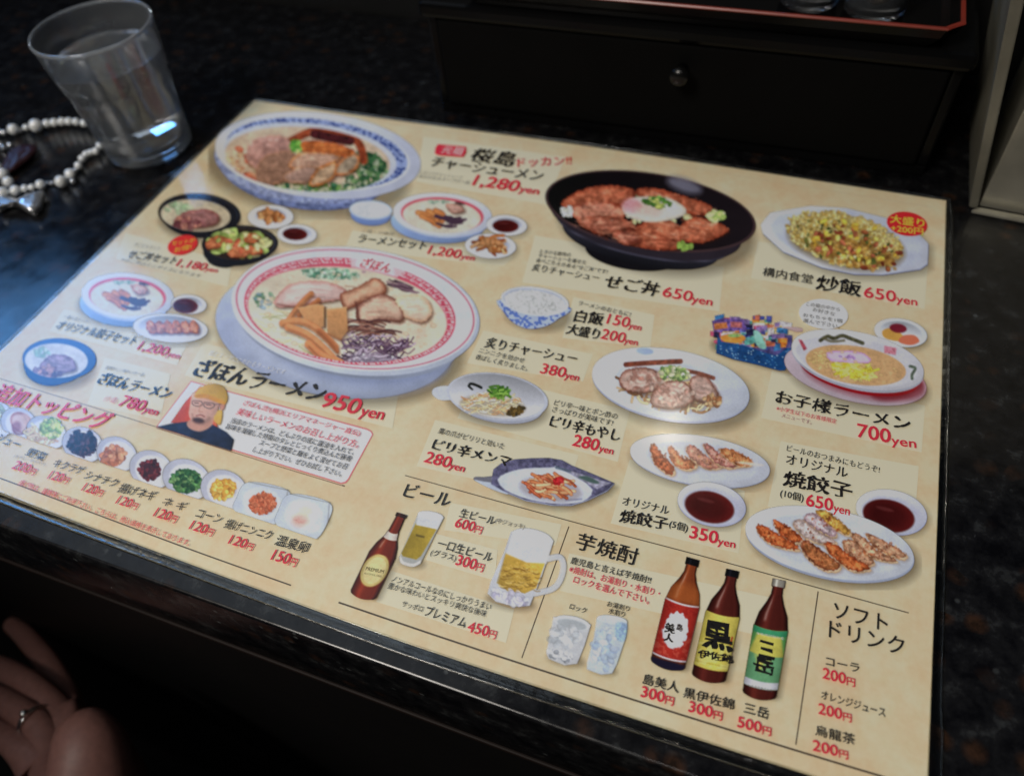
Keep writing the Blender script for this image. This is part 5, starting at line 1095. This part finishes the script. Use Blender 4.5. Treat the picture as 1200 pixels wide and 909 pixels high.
bm = bmesh.new()
def tube(bm, pts, r, seg=6):
    rings = []
    for i, p in enumerate(pts):
        p = Vector(p); t = (Vector(pts[min(i + 1, len(pts) - 1)]) - Vector(pts[max(i - 1, 0)])).normalized()
        a = t.cross(Vector((0, 0, 1))); a = a.normalized() if a.length > 1e-4 else Vector((1, 0, 0)); b = t.cross(a)
        rr = r[i] if isinstance(r, (list, tuple)) else r
        rings.append([bm.verts.new(p + (a * math.cos(2 * math.pi * k / seg) + b * math.sin(2 * math.pi * k / seg)) * rr) for k in range(seg)])
    for A, B in zip(rings, rings[1:]):
        for k in range(seg): bm.faces.new((A[k], A[(k + 1) % seg], B[(k + 1) % seg], B[k]))
tube(bm, [Vector(p) - Vector(br.location) for p in string], .0005)
bm_obj('string', bm, simple('grey_elastic', (.2, .2, .2), .6), br, True)
bw = [(30, 725), (75, 728), (140, 745), (200, 710), (270, 690), (335, 680), (318, 730), (305, 790), (250, 838), (195, 815), (140, 775), (80, 770), (40, 780), (-20, 815), (-60, 780), (-55, 720), (-10, 700)]
bm = bmesh.new(); lo = []; up = []; mid = []
for x, y in bw:
    u, v = bpx(x, y); P = at(u, v, .004); lo.append(bm.verts.new(Vector((P[0], P[1], .0015)) - Vector(br.location))); up.append(bm.verts.new(Vector((P[0], P[1], .0050)) - Vector(br.location)))
n = len(bw)
for i in range(n): bm.faces.new((lo[i], lo[(i + 1) % n], up[(i + 1) % n], up[i]))
c1 = bm.verts.new(Vector(at(*bpx(120, 757), .0075)) - Vector(br.location)); c0 = bm.verts.new(Vector(at(*bpx(120, 757), .0012)) - Vector(br.location))
for i in range(n): bm.faces.new((up[i], up[(i + 1) % n], c1)); bm.faces.new((lo[(i + 1) % n], lo[i], c0))
bmesh.ops.subdivide_edges(bm, edges=bm.edges[:], cuts=2, use_grid_fill=True, smooth=.4)
bm_obj('bow_charm', bm, SILV, br, True)
# dark red pouch inside the loop
pc = at(*bpx(165, 450)); bm = bmesh.new(); bmesh.ops.create_uvsphere(bm, u_segments=32, v_segments=16, radius=1)
for v in bm.verts:
    x, y, z = v.co; s_ = 1 + .12 * math.sin(3 * math.atan2(y, x)); v.co = Vector((x * .0085 * s_, y * .0150 * s_, .0032 + z * .0030 * (1 + .25 * math.sin(9 * x) * math.cos(5 * y))))
    v.co.rotate(Matrix.Rotation(.25, 3, 'Z')); v.co += Vector((pc[0], pc[1], 0))
tag(bm_obj('tassel', bm, simple('dark_red_leather', (.028, .004, .006), .45, noise=.3, bump=.6, scale=500), None, True), 'dark red leather tassel lying inside the bead bracelet', 'tassel')

# ------------------------------------------------------------------ black lacquer drawer box, tray and what stands in it
LACQ = simple('black_lacquer', (.003, .003, .0032), .2, scale=20, spec=.09)
REDL = simple('red_lacquer', (.22, .026, .014), .3, scale=80)
YB = .312; x0, x1 = .129, .408
box = thing('drawer_box', 'black lacquer box with one wide drawer behind the menu', 'drawer box', ((x0 + x1) / 2, YB + .05, 0))
off = Vector(box.location)
def boxpart(name, parts, mat, par, o=off, bev=.001):
    bm = bmesh.new()
    for lo, hi in parts: add_box(bm, [a - b for a, b in zip(lo, o)], [a - b for a, b in zip(hi, o)], bev)
    return bm_obj(name, bm, mat, par)
YC = YB + .105
boxpart('case', [((x0, YB + .002, 0), (x1, YC, .006)), ((x0, YB + .002, .0062), (x0 + .005, YC, .0600)), ((x1 - .005, YB + .002, .0062), (x1, YC, .0600)), ((x0 + .0052, YC - .004, .0062), (x1 - .0052, YC, .0600))], LACQ, box)
boxpart('top_board', [((x0 - .003, YB - .003, .0602), (x1 + .003, YC, .0690))], LACQ, box, bev=.0025)
boxpart('drawer_front', [((x0 + .0058, YB, .0068), (x1 - .0058, YB + .009, .0592))], simple('worn_black_lacquer', (.003, .003, .003), .55, scale=20, spec=.04), box, bev=.0015)
kz = .046; kp = [(0, .0), (.0030, .0), (.0030, .0045), (.0046, .0062), (.0054, .0080), (.0054, .0094), (.0044, .0110), (.0024, .0119), (0, .0121)]
bm = lathe(kp, 32); bmesh.ops.rotate(bm, verts=bm.verts[:], cent=(0, 0, 0), matrix=Matrix.Rotation(math.radians(90), 3, 'X'))
bmesh.ops.translate(bm, verts=bm.verts[:], vec=Vector((.2765, YB, kz)) - off)
bm_obj('knob', bm, simple('black_glossy_knob', (.004, .004, .004), .25, spec=.35), box, True)
# tray with notched corners and a red lip
TX0, TX1, TY0, TY1, TZ = .150, .4005, YB - .006, YB + .098, .0695
tray = thing('lacquer_tray', 'black lacquer tray with red rim standing on the drawer box', 'tray', ((TX0 + TX1) / 2, (TY0 + TY1) / 2, TZ)); to_ = Vector(tray.location)
def outline(d, k=.007):
    a, b, c, e = TX0 + d, TX1 - d, TY0 + d, TY1 - d
    return [(a + k, c), (b - k, c), (b - k * .7, c + k * .35), (b - k * .35, c + k * .7), (b, c + k), (b, e - k), (b - k, e), (a + k, e), (a, e - k), (a, c + k)]
def loft(name, levels, mat, par, o, cap0=True, cap1=True):
    bm = bmesh.new(); rings = [[bm.verts.new(Vector((x, y, z)) - o) for x, y in outline(d)] for d, z in levels]; n = len(rings[0])
    for A, B in zip(rings, rings[1:]):
        for i in range(n): bm.faces.new((A[i], A[(i + 1) % n], B[(i + 1) % n], B[i]))
    if cap0: bm.faces.new(rings[0])
    if cap1: bm.faces.new(rings[-1])
    return bm_obj(name, bm, mat, par)
loft('tray_body', [(.006, TZ + .0001), (.002, TZ + .006), (.0005, TZ + .0105), (.0030, TZ + .0105), (.0050, TZ + .0060), (.008, TZ + .003)], LACQ, tray, to_)
loft('rim', [(.0002, TZ + .0107), (-.0001, TZ + .0113), (.0003, TZ + .0119), (.0015, TZ + .0119), (.0020, TZ + .0113), (.0020, TZ + .0107), (.0002, TZ + .0107)], REDL, tray, to_, False, False)
jp = [(0, 0), (.0125, 0), (.0140, .0015), (.0150, .010), (.0152, .030), (.0146, .033), (.0148, .035), (.0136, .035), (.0134, .033), (.0138, .029), (.0136, .004), (.010, .0028), (0, .0028)]
JG = mat_glass('thick_glass', 1.5, .03, .02)
g0 = None
for i, (x, y, lb) in enumerate([(.362, .336, 'small clear glass jar in the tray, nearest the red rimmed corner'), (.331, .340, 'small clear glass jar in the tray, left of the other jar')]):
    g = thing('glass_jar', lb, 'jar', (x, y, TZ + .0031), 'glass jars standing in the tray')
    if g0 is None:
        g0 = bm_obj('jar_body', lathe(jp, 48), JG, g, True)
        s0 = bm_obj('contents', lathe([(0, .003), (.0098, .003), (.0134, .0045), (.0136, .016), (.012, .0172), (0, .0168)], 40), simple('brown_spice', (.06, .035, .015), .8, noise=.6, bump=.8, scale=700), g, True)
    else:
        for src in (g0, s0):
            c = src.copy(); COL.objects.link(c); c.parent = g

# ------------------------------------------------------------------ brushed metal holder at the right edge
METAL = simple('brushed_steel', (.46, .44, .36), .36, .7, .22, bump=.25, scale=35)
P0 = np.array([.4303, .2925, .0005]); P1 = np.array([.434, .2955, .0005]); P2 = np.array([.52, .2880, .0005]); H_ = .15
ho = thing('metal_holder', 'brushed steel holder standing at the right behind the menu corner', 'holder', tuple(P1)); hof = Vector(P1)
def prism(name, base, top, mat, par, o):
    bm = bmesh.new(); A = [bm.verts.new(Vector(p) - o) for p in base]; B = [bm.verts.new(Vector(p) - o) for p in top]; n = len(A)
    for i in range(n): bm.faces.new((A[i], A[(i + 1) % n], B[(i + 1) % n], B[i]))
    bm.faces.new(A); bm.faces.new(B); bmesh.ops.bevel(bm, geom=bm.edges[:], offset=.0005, segments=2, affect='EDGES')
    return bm_obj(name, bm, mat, par)
up = lambda P, dx, dy=0: (P[0] + dx, P[1] + dy, H_)
a0 = (.4350, .2950, .0005); a1 = (.530, .2865, .0005); a2 = (.537, .3600, .0005); a3 = (.442, .3680, .0005)
prism('panel', [a0, a1, a2, a3], [up(a0, -.003), up(a1, -.003), up(a2, -.003), up(a3, -.003)], METAL, ho, hof)
b0 = (.4303, .2925, .0006); b1 = (.4342, .2922, .0006); b2 = (.4345, .3660, .0006); b3 = (.4306, .3680, .0006)
prism('side_flange', [b0, b1, b2, b3], [up(b0, -.030), up(b1, -.0285), up(b2, -.0285), up(b3, -.030)], METAL, ho, hof).data.materials[0] = simple('dull_steel', (.20, .19, .15), .5, .5, .25, bump=.25, scale=35)
prism('foot_lip', [(.4310, .2885, .0002), (.53, .2800, .0002), (.53, .2862, .0002), (.4345, .2919, .0002)], [(.4310, .2890, .0022), (.53, .2805, .0022), (.53, .2862, .0022), (.4345, .2919, .0022)], METAL, ho, hof)

# ------------------------------------------------------------------ the hand below the counter
SKIN = simple('skin', (.25, .12, .10), .5, noise=.12, bump=.25, scale=260)
SKIN.node_tree.nodes['Principled BSDF'].inputs['Subsurface Weight'].default_value = .15
SKIN.node_tree.nodes['Principled BSDF'].inputs['Subsurface Radius'].default_value = (.01, .004, .002)
Z0 = -.20
def hp(x, y, dz=0): return Vector(at(x, y, Z0 + dz))
person = thing('person', 'hand of a person with a silver ring resting in the dark below the counter', 'person', tuple(hp(120, 930)))
ho_ = Vector(person.location)
bm = bmesh.new(); lay = bm.verts.layers.skin.verify()
def vv(P, r, root=False):
    v = bm.verts.new(P - ho_); v[lay].radius = (r, r); v[lay].use_root = root; return v
def chain(start, pts):
    last = start
    for P, r in pts:
        n = vv(P, r); bm.edges.new((last, n)); last = n
    return last
palm = vv(hp(85, 905, -.012), .024, True)
chain(palm, [(hp(108, 985, -.008), .029), (hp(125, 1090, 0), .028), (hp(145, 1260, .01), .032)])
chain(palm, [(hp(110, 908, .012), .025), (hp(105, 878, .018), .0225), (hp(97, 854, .022), .0175), (hp(90, 838, .022), .0115)])
k1 = chain(palm, [(hp(80, 862, -.012), .016)])
chain(k1, [(hp(62, 824, -.012), .0095), (hp(34, 800, -.016), .0088), (hp(2, 782, -.026), .0080), (hp(-22, 775, -.04), .0066)])
chain(k1, [(hp(78, 815, -.03), .0095), (hp(56, 775, -.038), .0085), (hp(30, 744, -.048), .0078), (hp(10, 728, -.055), .0064)])
k2 = chain(palm, [(hp(62, 880, -.006), .0165)])
chain(k2, [(hp(50, 852, -.002), .0098), (hp(28, 835, -.006), .0092), (hp(0, 818, -.014), .0084), (hp(-24, 810, -.026), .0068)])
k3 = chain(palm, [(hp(48, 902, -.004), .0150)])
chain(k3, [(hp(26, 878, 0), .0092), (hp(6, 862, -.006), .0084), (hp(-18, 850, -.016), .0074), (hp(-36, 846, -.028), .0060)])
me = bpy.data.meshes.new('hand'); bm.to_mesh(me); bm.free()
tmp = bpy.data.objects.new('hand', me); COL.objects.link(tmp)
md = tmp.modifiers.new('s', 'SKIN'); md.use_smooth_shade = True; tmp.modifiers.new('b', 'SUBSURF').levels = 3
bpy.context.view_layer.update()
hm = bpy.data.meshes.new_from_object(tmp.evaluated_get(bpy.context.evaluated_depsgraph_get()))
bpy.data.objects.remove(tmp)
hm.name = 'hand'; hm.materials.clear(); hm.polygons.foreach_set('use_smooth', [True] * len(hm.polygons))
link('hand', hm, SKIN, person)
ra, rb = hp(50, 852, -.002), hp(28, 835, -.006); ax = (rb - ra).normalized(); rc = ra.lerp(rb, .35)
bm = bmesh.new(); q = ax.to_track_quat('Z', 'Y').to_matrix()
rings = []
for i in range(40):
    a = 2 * math.pi * i / 40; rr = []
    for k in range(8):
        b = 2 * math.pi * k / 8; R_ = .0102 + .0007 * math.cos(b); rr.append(bm.verts.new(q @ Vector((R_ * math.cos(a), R_ * math.sin(a), .0016 * math.sin(b))) + rc - ho_))
    rings.append(rr)
for i in range(40):
    for k in range(8): bm.faces.new((rings[i][k], rings[(i + 1) % 40][k], rings[(i + 1) % 40][(k + 1) % 8], rings[i][(k + 1) % 8]))
cu = (Vector(CAM) - rc); cu = (cu - ax * cu.dot(ax)).normalized()
r = bmesh.ops.create_icosphere(bm, subdivisions=2, radius=.0026, matrix=Matrix.Translation(rc - ho_ + cu * .0115))
bm_obj('ring', bm, simple('polished_silver', (.9, .88, .84), .10, 1, .03), person, True)

# the wearer's dark jacket: forearm, upper arm, chest and shoulders added out of view to shade the hand
bm = bmesh.new(); lay = bm.verts.layers.skin.verify()
root = vv(Vector((-.16, -.50, -.42)), .13, True)
chest = chain(root, [(Vector((-.15, -.46, -.20)), .135), (Vector((-.13, -.40, .02)), .18)])
sh = chain(chest, [(Vector((-.09, -.38, .17)), .20)])
chain(sh, [(Vector((-.13, -.36, .27)), .10), (Vector((-.15, -.34, .32)), .062)])
elbow = chain(sh, [(Vector((.03, -.39, .13)), .075), (Vector((.10, -.46, -.02)), .060), (Vector((.12, -.50, -.16)), .052)])
chain(elbow, [(Vector((.10, -.42, -.19)), .046), (hp(150, 1330, .012), .041)])
chain(sh, [(Vector((-.28, -.39, .13)), .075), (Vector((-.35, -.44, -.04)), .060), (Vector((-.36, -.42, -.20)), .05), (Vector((-.30, -.30, -.24)), .042)])
me = bpy.data.meshes.new('shade_jacket'); bm.to_mesh(me); bm.free()
tmp = bpy.data.objects.new('shade_jacket', me); COL.objects.link(tmp)
md = tmp.modifiers.new('s', 'SKIN'); md.use_smooth_shade = True; tmp.modifiers.new('b', 'SUBSURF').levels = 2
bpy.context.view_layer.update()
jm = bpy.data.meshes.new_from_object(tmp.evaluated_get(bpy.context.evaluated_depsgraph_get()))
bpy.data.objects.remove(tmp)
jm.name = 'shade_jacket'; jm.materials.clear(); jm.polygons.foreach_set('use_smooth', [True] * len(jm.polygons))
link('shade_jacket', jm, simple('black_cloth', (.008, .008, .010), .85, noise=.3, bump=.6, scale=300), person)
bm = bmesh.new(); bmesh.ops.create_uvsphere(bm, u_segments=32, v_segments=20, radius=1)
for v in bm.verts:
    x, y, z = v.co; v.co = Vector((x * .078 * (1 - .12 * (z < 0) * -z), y * .098, z * .118)) + Vector((-.17, -.335, .43)) - ho_
bm_obj('shade_head', bm, simple('dark_hair', (.012, .010, .009), .6, scale=300), person, True)  # unseen, added to keep lamp light off the hand
